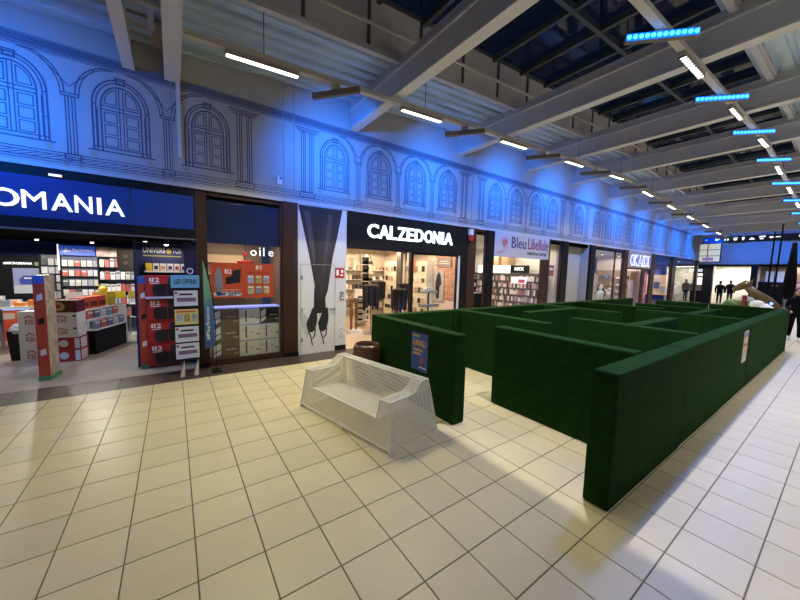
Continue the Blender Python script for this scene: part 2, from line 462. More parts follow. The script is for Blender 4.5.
# ================================================================== ROOF
ceil = estruct('ceiling', 'corrugated galvanised roof deck')
def zdeck(x): return zroof(x) + .62
def deck(y0, y1, name):
    """trapezoidal sheet with ribs along the hall"""
    m = MB(); y = y0; pitch = .26; prof = []
    while y < y1:
        prof += [(y, 0), (y + .15, 0), (y + .17, .06), (y + .24, .06)]; y += pitch
    prof.append((y1, 0))
    for xa, xb in ((-6, RIDGE), (RIDGE, 36.5)):
        for a, b in zip(prof, prof[1:]):
            m.poly([(xa, a[0], zdeck(xa) + a[1]), (xa, b[0], zdeck(xa) + b[1]), (xb, b[0], zdeck(xb) + b[1]), (xb, a[0], zdeck(xb) + a[1])])
    return obj(name, m, M_DECK, ceil)
SKY0, SKY1 = 1.45, 5.27       # skylight between these Y
deck(SKY1, FY + .2, 'roof_deck'); deck(-7.2, SKY0, 'roof_deck')
def sloped_box(m, x0, x1, y0, y1, d0, d1, f=zdeck):
    """a box that follows the roof slope: bottom and top given as offsets from the deck"""
    if x0 < RIDGE - .01 and x1 > RIDGE + .01:
        sloped_box(m, x0, RIDGE, y0, y1, d0, d1, f); return sloped_box(m, RIDGE, x1, y0, y1, d0, d1, f)
    return m.add([(x0, y0, f(x0) + d0), (x1, y0, f(x1) + d0), (x1, y1, f(x1) + d0), (x0, y1, f(x0) + d0), (x0, y0, f(x0) + d1), (x1, y0, f(x1) + d1), (x1, y1, f(x1) + d1), (x0, y1, f(x0) + d1)],
                 [[0, 3, 2, 1], [4, 5, 6, 7], [0, 1, 5, 4], [1, 2, 6, 5], [2, 3, 7, 6], [3, 0, 4, 7]])
for y, s in ((SKY1, 1), (SKY0, -1)):
    obj('upstand_wall', sloped_box(MB(), -6, 36.5, min(y, y + .08 * s), max(y, y + .08 * s), -.03, .85), M_UPST, ceil)
    obj('edge_purlin', sloped_box(MB(), -6, 36.5, y - .05, y + .05, -.10, -.01), M_BEAM, ceil)
    obj('conduit', sloped_box(MB(), -6, 36.5, y - .05 * s - .02, y - .05 * s + .02, .33, .37), M_BEAMLIP, ceil)
strut_m = MB().box(-.025, .025, -.03, 0, 0, .82)
for k in range(0, 26):
    x = .6 + k * 1.15
    obj('upstand_strut', strut_m.mesh('upstand_strut') if k == 0 else bpy.data.meshes['upstand_strut'], M_DARKSTEEL, ceil, (x, SKY1, zdeck(x)))
sky = estruct('window_1', 'dark glazed rooflight between the roof beams')
bar_me = None
for k in range(0, 36):
    x0 = -.0 + k * 1.03
    obj('pane', sloped_box(MB(), x0, x0 + 1.03, SKY0, 3.45, .86, .87), M_SKYGLASS, sky)
    obj('pane', sloped_box(MB(), x0, x0 + 1.03, 3.45, SKY1, .86, .87), M_SKYGLASS, sky)
    obj('glazing_bar', sloped_box(MB(), x0 - .04, x0 + .04, SKY0, SKY1, .74, .855), M_DARKSTEEL, sky)
obj('purlin', sloped_box(MB(), -6, 36.5, 3.41, 3.49, .72, .855), M_DARKSTEEL, sky)
obj('eaves_bar', sloped_box(MB(), -6, 36.5, SKY1 - .05, SKY1 + .08, .80, .86), M_DARKSTEEL, sky)
obj('eaves_bar', sloped_box(MB(), -6, 36.5, SKY0 - .08, SKY0 + .05, .80, .86), M_DARKSTEEL, sky)

ORD = ['first', 'second', 'third', 'fourth', 'fifth', 'sixth', 'seventh', 'eighth', 'ninth']
beam0 = None
def beam_parts(t, y0=-7.0, y1=FY):
    obj('web', MB().box(0, .16, y0, y1, .03, .62), M_BEAM, t)
    obj('bottom_flange', MB().box(-.025, .185, y0, y1, 0, .03), M_BEAMLIP, t)
    obj('ledge', MB().box(-.035, .195, y0, y1, .42, .45), M_BEAMLIP, t)
bx = [3.56, 7.12, 10.6, 14.0, 17.4, 20.8, 24.2, 27.6, 31.0]
for k, x in enumerate(bx):
    lab = 'grey steel roof beam crossing the hall, %s from the twin beams at the top left' % ORD[k]
    if beam0 is None:
        beam0 = thing('roof_beam', lab, 'beam', (x, 0, zroof(x)), group='roof beams over the hall'); beam_parts(beam0)
    else: dup(beam0, None, (x, 0, zroof(x)), label=lab)
for x, w, lab in ((-.56, .1, 'grey roof beam left of the slot at the top left'), (.0, .17, 'grey roof beam right of the slot at the top left')):
    t = thing('roof_beam', lab, 'beam', (x, 0, 5.24), group='roof beams over the hall')
    obj('web', MB().box(0, w, -7, FY, .03, .55), M_BEAM, t); obj('bottom_flange', MB().box(-.03, w + .03, -7, FY, 0, .03), M_BEAMLIP, t)
obj('gap_cover', MB().box(-.5, .02, 6.55, FY, 5.72, 5.76), mat('tan_soffit', (.42, .36, .29), .8), ceil)
for y in (5.9, 4.6): obj('gap_batten', MB().box(-.5, .02, y, y + .12, 5.55, 5.6), M_BEAM, ceil)
obj('gap_stringer', MB().box(-.2, -.12, 2, 6.6, 5.6, 5.68), M_BEAM, ceil)
obj('cable_trunking', MB().box(.13, .19, FY - .05, FY, 3.95, 6.2), M_BEAMLIP, ceil)

# ================================================================== LIGHT TRACKS
def ztrack(x): return 4.93 + .050 * x if x < RIDGE else 5.605 - .046 * (x - RIDGE)
def zrail(x): return zroof(x) - .17
def track(name, label, y, x0, x1, f=ztrack):
    t = thing(name, label, 'light track', (0, 0, 0))
    m = MB(); sloped_box(m, x0, x1, y - .05, y + .05, .072, .145, f); obj('profile', m, M_TRACK, t)
    k = x0 + 1
    while k < x1:
        obj('suspension_wire', MB().cyl((k, y, f(k) + .15), (k, y, zdeck(k) + .02), .006, 5), M_INK, t)
        k += 3.1
    return t
TY, RY = 5.38, 1.82
track('light_track', 'pale light track hanging along the painted wall', TY, .2, 30.7)
track('light_track', 'pale light track hanging under the middle of the glazed roof', RY, -5.5, 30.7, zrail)
track('light_track', 'light track over the far side of the hall, out of sight', -3.2, -5.5, 30.7)
def tube_lamp(x, y, label, group, power, col, louvre=False, key=0, f=ztrack):
    t = thing('tube_lamp', label, 'lamp', (x, y, f(x)), group=group); t.rotation_euler.y = -math.atan(.05) if x < RIDGE else math.atan(.046)
    obj('housing', MB().box(-.52, .52, -.045, .045, 0, .07), mat('lamp_housing', (.36, .33, .30), .5), t)
    obj('diffuser', MB().box(-.50, .50, -.035, .035, -.006, 0), M_LAMP, t)
    if louvre:
        for k in range(11): obj('louvre_blade', MB().box(-.5 + k * .1 - .002, -.5 + k * .1 + .002, -.05, .05, -.0717 if k in (5, 6) and key else -.03, 0), M_BLACK, t)
    if key:      # bright cell: small source; deep blades and skirts added to cut off its light
        for yy in (-.052, .049): obj('cutoff_skirt', MB().box(-.5, .5, yy, yy + .003, -.034, 0), M_BLACK, t)
        light('cell_light', 'POINT', (.018, 0, -.012), key, col, .0008, parent=t)
        power *= .4
    light('tube_light', 'AREA', (0, 0, -.02), power, col, 1.0, .06, parent=t, spread=R(118))
    return t
WARM = (1, .91, .52); NEUT = (1, .95, .92)
tx = [1.2 + 3.03 * k for k in range(10)]
for k, x in enumerate(tx):
    tube_lamp(x, TY, 'lit white tube lamp on the track by the painted wall, %s from the near end' % (ORD + ['tenth'])[k], 'tube lamps on the wall-side track', LAMP_W, WARM)
rx = [-2.4, .6, 3.80, 6.85, 9.95, 13.3, 16.4, 19.5, 22.6, 25.7, 28.8]
for k, x in enumerate(rx):
    lab = 'lit louvred lamp under the middle track between two blue light bars, number %s along' % (ORD + ['tenth', 'eleventh'])[k]
    tube_lamp(x, RY, lab, 'lamps on the middle track', (RAIL_W if x > 5 else RAIL_W * .28), NEUT if x > 3 else WARM, louvre=(x < 10), key=(480 if abs(x - 3.80) < .1 else 0), f=zrail)
for k, x in enumerate((-3, 2.5, 8, 14, 21)): tube_lamp(x, -3.2, 'tube lamp on the far-side track, %s along' % ORD[k], 'tube lamps out of frame', 125 if x > 6 else 10, NEUT if x > 6 else WARM)

def blue_bar(x, y, ang, label, group, power, aim, lit_to_cam):
    """bar of blue LEDs; ang: direction of the bar in plan; local -Y is the side that shines"""
    z = ztrack(x) - .08 if not lit_to_cam else zrail(x) - .01
    t = thing('blue_light_bar', label, 'light bar', (x, y, z), ang, group)
    obj('housing', MB().cbox(-.44, .44, -.02, .06, -.045, .055, .008), mat('bar_housing', (.17, .15, .13), .5), t)
    obj('bracket', MB().box(-.08, .08, -.01, .03, .055, .152 if not lit_to_cam else .082), M_TRACK, t)
    for k in range(12):
        xx = -.40 + k * .0727
        obj('led_lens', MB().cyl((xx, -.024, .005), (xx, -.036, .003), .029, 10, .026), M_LEDCORE, t)
    obj('led_strip', MB().box(-.435, .435, -.024, -.02, -.04, .05), M_LED, t)
    light('blue_light', 'AREA', (0, -.12, 0), power, (.0, .185, 1), .3, .06, aim=aim, parent=t, spread=R(110))
    return t
aW = math.atan2(.78, -.62)      # bars that face the painted wall (their local -Y looks to +X +Y)
for k in range(-1, 10):
    x = 2.36 + 3.1 * k
    if k == -1: x = -2.9
    lab = 'unlit-looking bar turned to the painted wall, %s from the twin beams' % (['off-frame one'] + ORD + ['tenth'])[k + 1]
    blue_bar(x, TY, aW, lab, 'blue light bars turned to the painted wall', BLUE_W, (.5, -1, -.42), False)
aR = math.atan2(-.605, .58)
for k, x in enumerate([5.5, 8.7, 11.85, 15.1, 18.3, 21.5, 24.7, 27.9]):
    blue_bar(x, RY, aR, 'glowing cyan light bar under the middle track, %s from the top of the picture' % ORD[k], 'glowing blue light bars of the middle track', BLUE_RAIL_W, (0, -1, -1.6), True)

# ================================================================== GREEN MAZE
MH, MT = 1.2, .21
def panel_mesh(L):
    """upholstered panel along +X, thickness MT, slightly pillowed, with a folded corner seam at the ends"""
    nx, nz = 12, 7; c = .018; V = []; F = []
    m = MB(); m.cbox(.004, L - .004, 0, MT, .004, MH, c)
    return m
PAN = {}
def pillow(L):
    me = bpy.data.meshes.new('cover'); import bmesh
    bm = bmesh.new(); bmesh.ops.create_cube(bm, size=1)
    bmesh.ops.scale(bm, vec=(L - .024, MT, MH - .004), verts=bm.verts); bmesh.ops.translate(bm, vec=(L / 2, MT / 2, MH / 2 + .002), verts=bm.verts)
    bmesh.ops.bevel(bm, geom=list(bm.edges), offset=.022, segments=2, affect='EDGES', profile=.6)
    bm.to_mesh(me); bm.free(); me.materials.append(M_VELVET); me.polygons.foreach_set('use_smooth', [False] * len(me.polygons))
    return me
FOLD = {u: MB().tube([(0, .02, 0), (0, MT / 2, u * .1), (0, MT - .02, 0)], .0028, 4).mesh('corner_fold') for u in (-1, 1)}
def maze_panel(x, y, L, rz, label):
    key = round(L, 2)
    if key not in PAN: PAN[key] = pillow(L)
    t = thing('maze_panel', label, 'panel', (x, y + random.uniform(-.006, .006), 0), rz + R(random.uniform(-.25, .25)), 'green velvet maze panels')
    obj('cover', PAN[key], M_VELVET, t)
    for xx in (.0105, L - .0105):      # folded corners of the cover on the end faces
        for zz, up in ((MH - .02, -1), (.02, 1)): obj('corner_fold', FOLD[up], M_VELVETD, t, (xx, 0, zz))
    m = MB(); m.tube([(.03, .004, MH - .018), (L - .03, .004, MH - .018)], .0035, 4); m.tube([(.03, MT - .004, MH - .018), (L - .03, MT - .004, MH - .018)], .0035, 4)
    obj('piping', m, M_VELVET, t)
    return t
NX = ['nearest', 'second', 'third', 'fourth', 'fifth', 'sixth']
for k in range(6): maze_panel(2.93 + 1.9 * k, 1.05, 1.9, 0, 'green velvet maze panel in the long outer row beside the walkway, %s from the camera' % NX[k])
H90 = math.pi / 2
for (x, y, L, r, lab) in [
    (3.13, 2.87, 1.98, H90, 'green velvet maze panel carrying the blue poster behind the white sofa'),
    (4.18, 1.27, 1.87, H90, 'green velvet maze panel across the entrance floor, joined to the nearest outer panel'),
    (5.22, 2.88, 1.97, H90, 'green velvet maze panel running from the shop-side row toward the entrance floor'),
    (6.36, 1.27, 1.85, H90, 'green velvet maze panel across, joined to the third outer panel'),
    (6.15, 3.92, 1.95, 0, 'short green velvet maze panel along the hall in the middle of the maze'),
    (8.36, 3.0, 1.86, H90, 'green velvet maze panel ending the middle passage behind the short one'),
    (6.37, 2.03, 1.98, 0, 'low-looking green velvet panel butting into the side of the third crosswise panel'),
    (9.70, 1.27, 1.9, H90, 'green velvet maze panel across, joined to the fourth outer panel'),
    (10.55, 2.85, 2.0, H90, 'green velvet maze panel from the shop-side row, fourth crosswise one'),
    (9.71, 2.06, 1.95, 0, 'green velvet panel along the hall near the far end of the maze'),
    (11.90, 1.98, 1.95, H90, 'green velvet maze panel crosswise near the far end of the maze'),
    (14.32, 1.27, 1.45, H90, 'green velvet maze panel closing the far end beside the long outer row'),
    (14.32, 2.73, 1.4, H90, 'green velvet maze panel closing the far end beside the exit gap')]:
    maze_panel(x, y, L, r, lab)
for k in range(6): maze_panel(2.93 + 1.9 * k, 4.86, 1.9, 0, 'green velvet maze panel in the row along the shops, %s from the sofa' % NX[k])
# posters on the maze
def maze_poster(t):
    obj('sheet', MB().prism([(.0 + .02, 0), (.36, 0), (.38, .02), (.38, .54), (.36, .56), (.02, .56), (0, .54), (0, .02)], -.004, 0), mat('poster_blue', (.03, .075, .33), .35), t)
    a = mat('poster_gold', (.62, .36, .06), .5)
    obj('line_of_print', MB().rect(.03, .20, .50, .525, -.005), a, t)
    text('headline', 'AMAU', .10, a, t, (.03, -.005, .36), .001, .02, width=.31)
    obj('line_of_print', MB().rect(.05, .27, .29, .32, -.005), a, t)
    obj('line_of_print', MB().rect(.05, .23, .235, .265, -.005), a, t)
    m = MB()
    for k in range(8):
        an = k * math.pi / 4; m.add([(.25 + .02 * math.cos(an - .5), -.005, .16 + .02 * math.sin(an - .5)), (.25 + .02 * math.cos(an + .5), -.005, .16 + .02 * math.sin(an + .5)), (.25 + .075 * math.cos(an), -.005, .16 + .075 * math.sin(an))], [[0, 1, 2]])
    obj('star', m, mat('poster_red', (.6, .12, .05), .5), t)
    obj('line_of_print', MB().rect(.19, .35, .05, .065, -.005), M_WHITEINK, t)
t = thing('poster', 'blue poster with gold lettering on the end of the green panel behind the sofa', 'poster', (2.919, 3.80, .545), -H90, 'posters on the maze'); maze_poster(t)
t = thing('poster', 'narrow-looking poster on the long outer row of green panels', 'poster', (8.05, 1.049, .55), 0, 'posters on the maze')
obj('sheet', MB().prism([(0, 0), (.36, 0), (.38, .02), (.38, .54), (.36, .56), (.02, .56), (0, .54), (0, .02)], -.004, 0), mat('poster_pale', (.42, .36, .42), .35), t)
obj('picture', MB().rect(.03, .35, .16, .44, -.005), mat('poster_peach', (.60, .38, .24), .5), t)
obj('band', MB().rect(.03, .35, .45, .52, -.005), mat('poster_blue', (.03, .075, .33)), t)
obj('band', MB().rect(.03, .35, .29, .33, -.006), M_MAROON, t)

# ================================================================== WIRE SOFA
sofa = thing('wire_sofa', 'white wire mesh sofa with open weave, standing before the green maze', 'sofa', (1.46, 4.51, 0), math.atan2(-1.78, .39))
SL, SD, SA, SB, SS = 1.82, .84, .56, .68, .34    # length, depth, arm height, back height, seat height (local: x along the front, y to the back)
def net(name, P00, P10, P11, P01, cell=.033, bulge=None, th=.0056):
    """diagonal wire lattice on a four-sided patch, built as flat square wires"""
    P = [Vector(p) for p in (P00, P10, P11, P01)]
    lu = ((P[1] - P[0]).length + (P[2] - P[3]).length) / 2; lv = ((P[3] - P[0]).length + (P[2] - P[1]).length) / 2
    nu = max(2, round(lu / cell)); nv = max(2, round(lv / cell))
    def at(u, v):
        p = (P[0] * (1 - u) + P[1] * u) * (1 - v) + (P[3] * (1 - u) + P[2] * u) * v
        if bulge: p = p + Vector(bulge) * math.sin(math.pi * u) * math.sin(math.pi * v)
        return p
    V = []; F = []; ids = {}
    for a in range(nu + 1):
        for b in range(nv + 1): ids[(a, b)] = len(V); V.append(tuple(at(a / nu, b / nv)))
    for a in range(nu):
        for b in range(nv):
            c = len(V); V.append(tuple(at((a + .5) / nu, (b + .5) / nv)))
            q = [ids[(a, b)], ids[(a + 1, b)], ids[(a + 1, b + 1)], ids[(a, b + 1)]]
            F += [[q[0], q[1], c], [q[1], q[2], c], [q[2], q[3], c], [q[3], q[0], c]]
    # keep only the diagonals and the rim as wires
    me = bpy.data.meshes.new(name)
    E = set()
    for f in F:
        E.add(tuple(sorted((f[0], f[2])))); E.add(tuple(sorted((f[1], f[2]))))
    for a in range(nu):
        E.add((ids[(a, 0)], ids[(a + 1, 0)])); E.add((ids[(a, nv)], ids[(a + 1, nv)]))
    for b in range(nv):
        E.add((ids[(0, b)], ids[(0, b + 1)])); E.add((ids[(nu, b)], ids[(nu, b + 1)]))
    nrm = (P[1] - P[0]).cross(P[3] - P[0]).normalized()
    m = MB(); h = th / 2
    for a, b in E:
        p = Vector(V[a]); q = Vector(V[b]); d = (q - p).normalized(); s = d.cross(nrm) * h; n = nrm * h * .6
        m.add([p + s + n, p - s + n, p - s - n, p + s - n, q + s + n, q - s + n, q - s - n, q + s - n], [[0, 1, 5, 4], [1, 2, 6, 5], [2, 3, 7, 6], [3, 0, 4, 7]])
    return obj(name, m, M_MESH, sofa)
ti = .07       # inward lean of the outer faces at the top
aw = .20       # arm width at the top
z0 = .055
# outer faces
net('front_mesh', (0, 0, z0), (SL, 0, z0), (SL - .05, .03, SS), (.05, .03, SS))
net('back_mesh', (SL, SD, z0), (0, SD, z0), (ti, SD - .12, SB), (SL - ti, SD - .12, SB))
for side in (0, 1):
    X = lambda v: SL - v if side else v
    net('arm_outer_mesh', (X(0), 0, z0), (X(0), SD, z0), (X(ti), SD - .12, SA), (X(ti), .05, SA))
    net('arm_outer_mesh', (X(ti), SD - .40, SA), (X(ti), SD - .12, SA), (X(ti), SD - .12, SB), (X(ti), SD - .25, SB))
    net('arm_top_mesh', (X(ti), .05, SA), (X(ti), SD - .38, SA), (X(ti + .15), SD - .38, SA), (X(ti + .15), .05, SA), bulge=(0, 0, .02))
    net('arm_rise_mesh', (X(ti), SD - .38, SA), (X(ti + .15), SD - .38, SA), (X(ti + .15), SD - .25, SB), (X(ti), SD - .25, SB))
    net('arm_inner_mesh', (X(ti + .15), .05, SA), (X(ti + .15), SD - .30, SA), (X(ti + .19), SD - .30, SS), (X(ti + .19), .03, SS))
    net('arm_front_mesh', (X(.045), .03, SS), (X(.26), .03, SS), (X(ti + .15), .05, SA), (X(ti), .05, SA))
    # rounded corner wires
    m = MB()
    m.tube([(X(0), 0, .02), (X(0), 0, z0), (X(.045), .03, SS), (X(ti), .05, SA), (X(ti), SD - .42, SA), (X(ti), SD - .30, SB - .06), (X(ti), SD - .24, SB), (X(ti), SD - .12, SB), (X(0), SD, z0), (X(0), SD, .02)], .010, 6)
    m.tube([(X(ti + .15), .05, SA), (X(ti + .15), SD - .42, SA), (X(ti + .15), SD - .30, SB - .06), (X(ti + .15), SD - .24, SB)], .007, 6)
    m.tube([(X(ti), .05, SA), (X(ti + .15), .05, SA), (X(.26), .03, SS), (X(.26), .52, SS - .02)], .007, 6)
    obj('edge_wire', m, M_MESH, sofa)
    for y in (.03, SD - .03): obj('foot', MB().box(X(.0) - .02 if side else 0, X(0) if side else .02, y - .04, y + .04, 0, z0), M_MESH, sofa)
net('seat_mesh', (.25, .03, SS), (SL - .25, .03, SS), (SL - .25, .56, SS - .03), (.25, .56, SS - .03), bulge=(0, 0, .02), cell=.030, th=.0064)
net('backrest_mesh', (.25, .54, SS - .02), (SL - .25, .54, SS - .02), (SL - ti - .15, SD - .25, SB), (ti + .15, SD - .25, SB))
net('back_top_mesh', (ti, SD - .25, SB), (SL - ti, SD - .25, SB), (SL - ti, SD - .12, SB), (ti, SD - .12, SB))
obj('edge_wire', MB().tube([(ti, SD - .12, SB), (SL - ti, SD - .12, SB)], .010, 6).tube([(ti + .15, SD - .25, SB), (SL - ti - .15, SD - .25, SB)], .008, 6), M_MESH, sofa)
obj('edge_wire', MB().tube([(.25, .03, SS), (SL - .25, .03, SS)], .008, 6).tube([(.25, .55, SS - .02), (SL - .25, .55, SS - .02)], .007, 6), M_MESH, sofa)
obj('base_rail', MB().tube([(0, 0, z0), (SL, 0, z0), (SL, SD, z0), (0, SD, z0), (0, 0, z0)], .010, 6), M_MESH, sofa)
obj('foot', MB().box(SL / 2 - .06, SL / 2 + .06, 0, .05, 0, z0), M_MESH, sofa)

# ================================================================== PLANTER
pot = thing('planter', 'glossy brown glazed round planter between the sofa and the green maze', 'planter', (2.645, 4.68, 0))
obj('body', MB().lathe([(.15, 0), (.19, .05), (.235, .22), (.25, .44), (.245, .60), (.23, .72), (.20, .77), (.185, .76), (.18, .66), (.165, .60)], 28), M_POT, pot, smooth=True)
obj('soil', MB().lathe([(.01, .0), (.172, 0), (.172, .01), (.01, .02)], 20, (0, 0, .60)), mat('dark_soil', (.02, .015, .01), .95), pot)

# ================================================================== SHOPFRONTS
def pillar(x0, x1, label, y0=FY - .04, y1=FY + .06, z1=3.44, m=M_BROWN):
    t = thing('pillar', label, 'pillar', ((x0 + x1) / 2, (y0 + y1) / 2, 0)); w = (x1 - x0) / 2; d = (y1 - y0) / 2
    obj('shaft', MB().box(-w, w, -d, d, .1, z1), m, t); obj('plinth', MB().box(-w - .008, w + .008, -d - .008, d, 0, .1), M_BLACK, t)
    return t
def window(n, x0, x1, z0, z1, fw=.05, glassm=M_GLASS, y=FY + .02, label=None, mull=(), rails=(), fm=M_BROWN):
    w = estruct('window_%d' % n, label)
    m = MB().box(x0, x1, y, y + .07, z0, z0 + fw).box(x0, x1, y, y + .07, z1 - fw, z1).box(x0, x0 + fw, y, y + .07, z0 + fw, z1 - fw).box(x1 - fw, x1, y, y + .07, z0 + fw, z1 - fw)
    obj('frame', m, fm, w)
    xs = [x0 + fw] + list(mull) + [x1 - fw]
    for a, b in zip(xs, xs[1:]): obj('pane', MB().box(a, b, y + .03, y + .036, z0 + fw, z1 - fw), glassm, w)
    for a in mull: obj('mullion', MB().box(a - fw / 2, a + fw / 2, y, y + .07, z0 + fw, z1 - fw), fm, w)
    for r in rails: obj('rail', MB().box(x0 + fw, x1 - fw, y, y + .07, r - .02, r + .02), fm, w)
    return w
def room(tag_, x0, x1, y1, z1, wallm, floorm, ceilm, backm=None, y0=FY + .3, left=True, right=True):
    struct('floor_' + tag_, MB().box(x0, x1, FY - .0, y1, -.05, -.001), floorm)
    struct('wall_%s_back' % tag_, MB().box(x0, x1, y1, y1 + .1, 0, z1), backm or wallm)
    struct('ceiling_' + tag_, MB().box(x0, x1, FY + .3, y1, z1, z1 + .1), ceilm)
    if left: struct('wall_%s_side' % tag_, MB().box(x0 - .1, x0, FY + .3, y1, 0, z1), wallm)
    if right: struct('wall_%s_side' % tag_, MB().box(x1, x1 + .1, FY + .3, y1, 0, z1), wallm)
struct('trim_lintel', MB().box(-6, 33.6, FY + .1, FY + .3, 3.30, 3.44), M_MATTBLACK)

# ---------------------------------------------------------------- game shop
room('game_shop', -5.9, .40, 13.6, 2.60, mat('shop_navy', (.016, .028, .20), .5), M_SHOPFLOOR, M_MATTBLACK, left=False)
struct('wall_game_shop_far', MB().box(-6, -5.9, FY + .3, 13.6, 0, 2.60), mat('shop_navy', (.016, .028, .20)))
sg = thing('shop_sign', 'blue shop sign with white lettering ending in OMANIA', 'sign', (-6, FY, 2.62))
obj('fascia', MB().box(0, 5.42, -.03, .08, .05, .67), M_SIGNBLUE, sg); obj('fascia', MB().box(5.44, 6.34, -.03, .08, .05, .67), M_SIGNBLUE, sg)
obj('top_trim', MB().box(0, 6.36, -.02, .1, .67, .82), M_BLACK, sg); obj('bottom_trim', MB().box(0, 6.36, -.06, .1, -.14, .05), M_BLACK, sg)
obj('edge_strip', MB().box(0, 6.36, -.066, -.06, -.135, -.12), M_GREY, sg)
def sign_letters(parent, word, xs, ws, z, h, m, y=-.031, ex=.025, bold=.03):
    for ch, x, w in zip(word, xs, ws): text('letter', ch, h, m, parent, (x, y, z), ex, 0 if ch == 'M' else bold, width=w)
sign_letters(sg, 'OMANIA', [3.86, 4.182, 4.485, 4.747, 5.010, 5.105], [.30, .25, .235, .205, .05, .245], .18, .265, M_LETTER, bold=.012)
obj('downlight', MB().box(4.48, 4.62, -.05, -.03, .70, .73), M_LETTER, sg)
pillar(.36, .52, 'dark brown frame post between the blue shop sign and the display window', z1=3.40)
window(2, .50, 1.97, .06, 3.40, .05, M_GLASS, label='tall display window with red game posters')
pillar(1.97, 2.29, 'dark brown pillar beside the display window with red posters')
struct('trim_window_sill', MB().box(.5, 1.97, FY, FY + .5, 0, .06), M_BROWN)
# display window interior
struct('wall_display_back', MB().box(.40, 1.97, 9.4, 9.45, 0, 3.4), mat('dim_brown', (.20, .14, .10), .8))
struct('trim_reflection_panel', MB().box(.52, 1.95, FY + .10, FY + .14, 2.46, 3.38), mat('reflection_blue', (.006, .022, .11), .25))  # added panel: its dark blue stands in for a reflection in the glass
struct('ceiling_display', MB().box(.4, 2.3, FY + .3, 9.45, 2.78, 2.84), M_GREY)
struct('floor_display', MB().box(.5, 2.2, FY + .1, 9.4, 0, .04), M_GREY)
light('display_fill', 'AREA', (1.2, 8.6, 2.7), 18, (1, .85, .65), .8, .4, aim=(0, 0, -1)); light('display_fill', 'AREA', (1.2, 7.47, 2.40), 14, (1, .93, .82), 1.2, .08, aim=(0, .12, -1))  # added fill lights without fixtures, brightening the interior and the console boxes
struct('wall_display_side', MB().box(2.2, 2.3, FY + .3, 9.45, 0, 3.4), mat('dim_brown', (.2, .14, .1)))
# red posters on the glass
for nm, x0, x1 in (('a', .60, 1.18), ('b', 1.185, 1.78)):
    t = thing('poster', 'red poster with a dark console picture and the price 269' if nm == 'a' else 'red poster with six small game pictures beside the price poster', 'poster', (x0, FY + .045, 1.36), 0, 'red posters on the display window')
    w = x1 - x0
    obj('sheet', MB().box(0, w, -.004, 0, 0, .72), M_REDORANGE, t)
    if nm == 'a':
        obj('console_picture', MB().poly([(.25, -.006, .28), (.52, -.006, .32), (.54, -.006, .60), (.38, -.006, .56), (.37, -.006, .46), (.26, -.006, .42)]), mat('console_dark', (.012, .014, .022), .35), t)
        obj('console_picture', MB().prism(arch(.07, .3, .62, 12, .13) + arch(.07, .3, .06, 12, .13)[::-1], -.006, -.0045), mat('slate', (.22, .24, .34), .5), t)
        text('digit', '2', .09, M_WHITEINK, t, (.31, -.006, .50), .001, .02)
        obj('logo', MB().rect(.24, .265, .5, .59, -.006).rect(.275, .30, .5, .59, -.006), M_WHITEINK, t)
        obj('price_pill', MB().prism([(.06, .04), (.52, .04), (.55, .085), (.52, .13), (.06, .13), (.03, .085)], -.006, -.0045), mat('pill_blue', (.55, .62, .85), .5), t)
        text('price', '269', .085, M_INK, t, (.29, -.008, .045), .001, .02, width=.16); text('price_cents', '99', .05, M_INK, t, (.46, -.008, .075), .001, .02)
        obj('price_note', MB().rect(.08, .26, .09, .11, -.008).rect(.08, .24, .06, .08, -.008), M_NAVY, t)
        obj('line', MB().rect(.1, .5, .165, .175, -.006), M_WHITEINK, t)
    else:
        text('digit', '2', .08, M_WHITEINK, t, (.31, -.006, .60), .001, .02); obj('logo', MB().rect(.24, .262, .6, .68, -.006).rect(.272, .295, .6, .68, -.006), M_WHITEINK, t)
        obj('line', MB().rect(.06, .5, .52, .53, -.006), M_MAROON, t)
        cols = [(.3, .42, .7), (.35, .3, .16), (.3, .33, .45), (.4, .42, .3), (.22, .25, .35), (.45, .42, .25)]
        for k in range(6):
            x = .08 + (k % 3) * .155; z = .30 - (k // 3) * .22
            obj('game_picture', MB().box(x, x + .115, -.007, -.004, z, z + .17), mat('game_cover_%d' % k, cols[k], .5, var=.5, vscale=25), t)
            obj('game_title', MB().rect(x + .01, x + .105, z + .13, z + .155, -.0075), M_CARD, t)
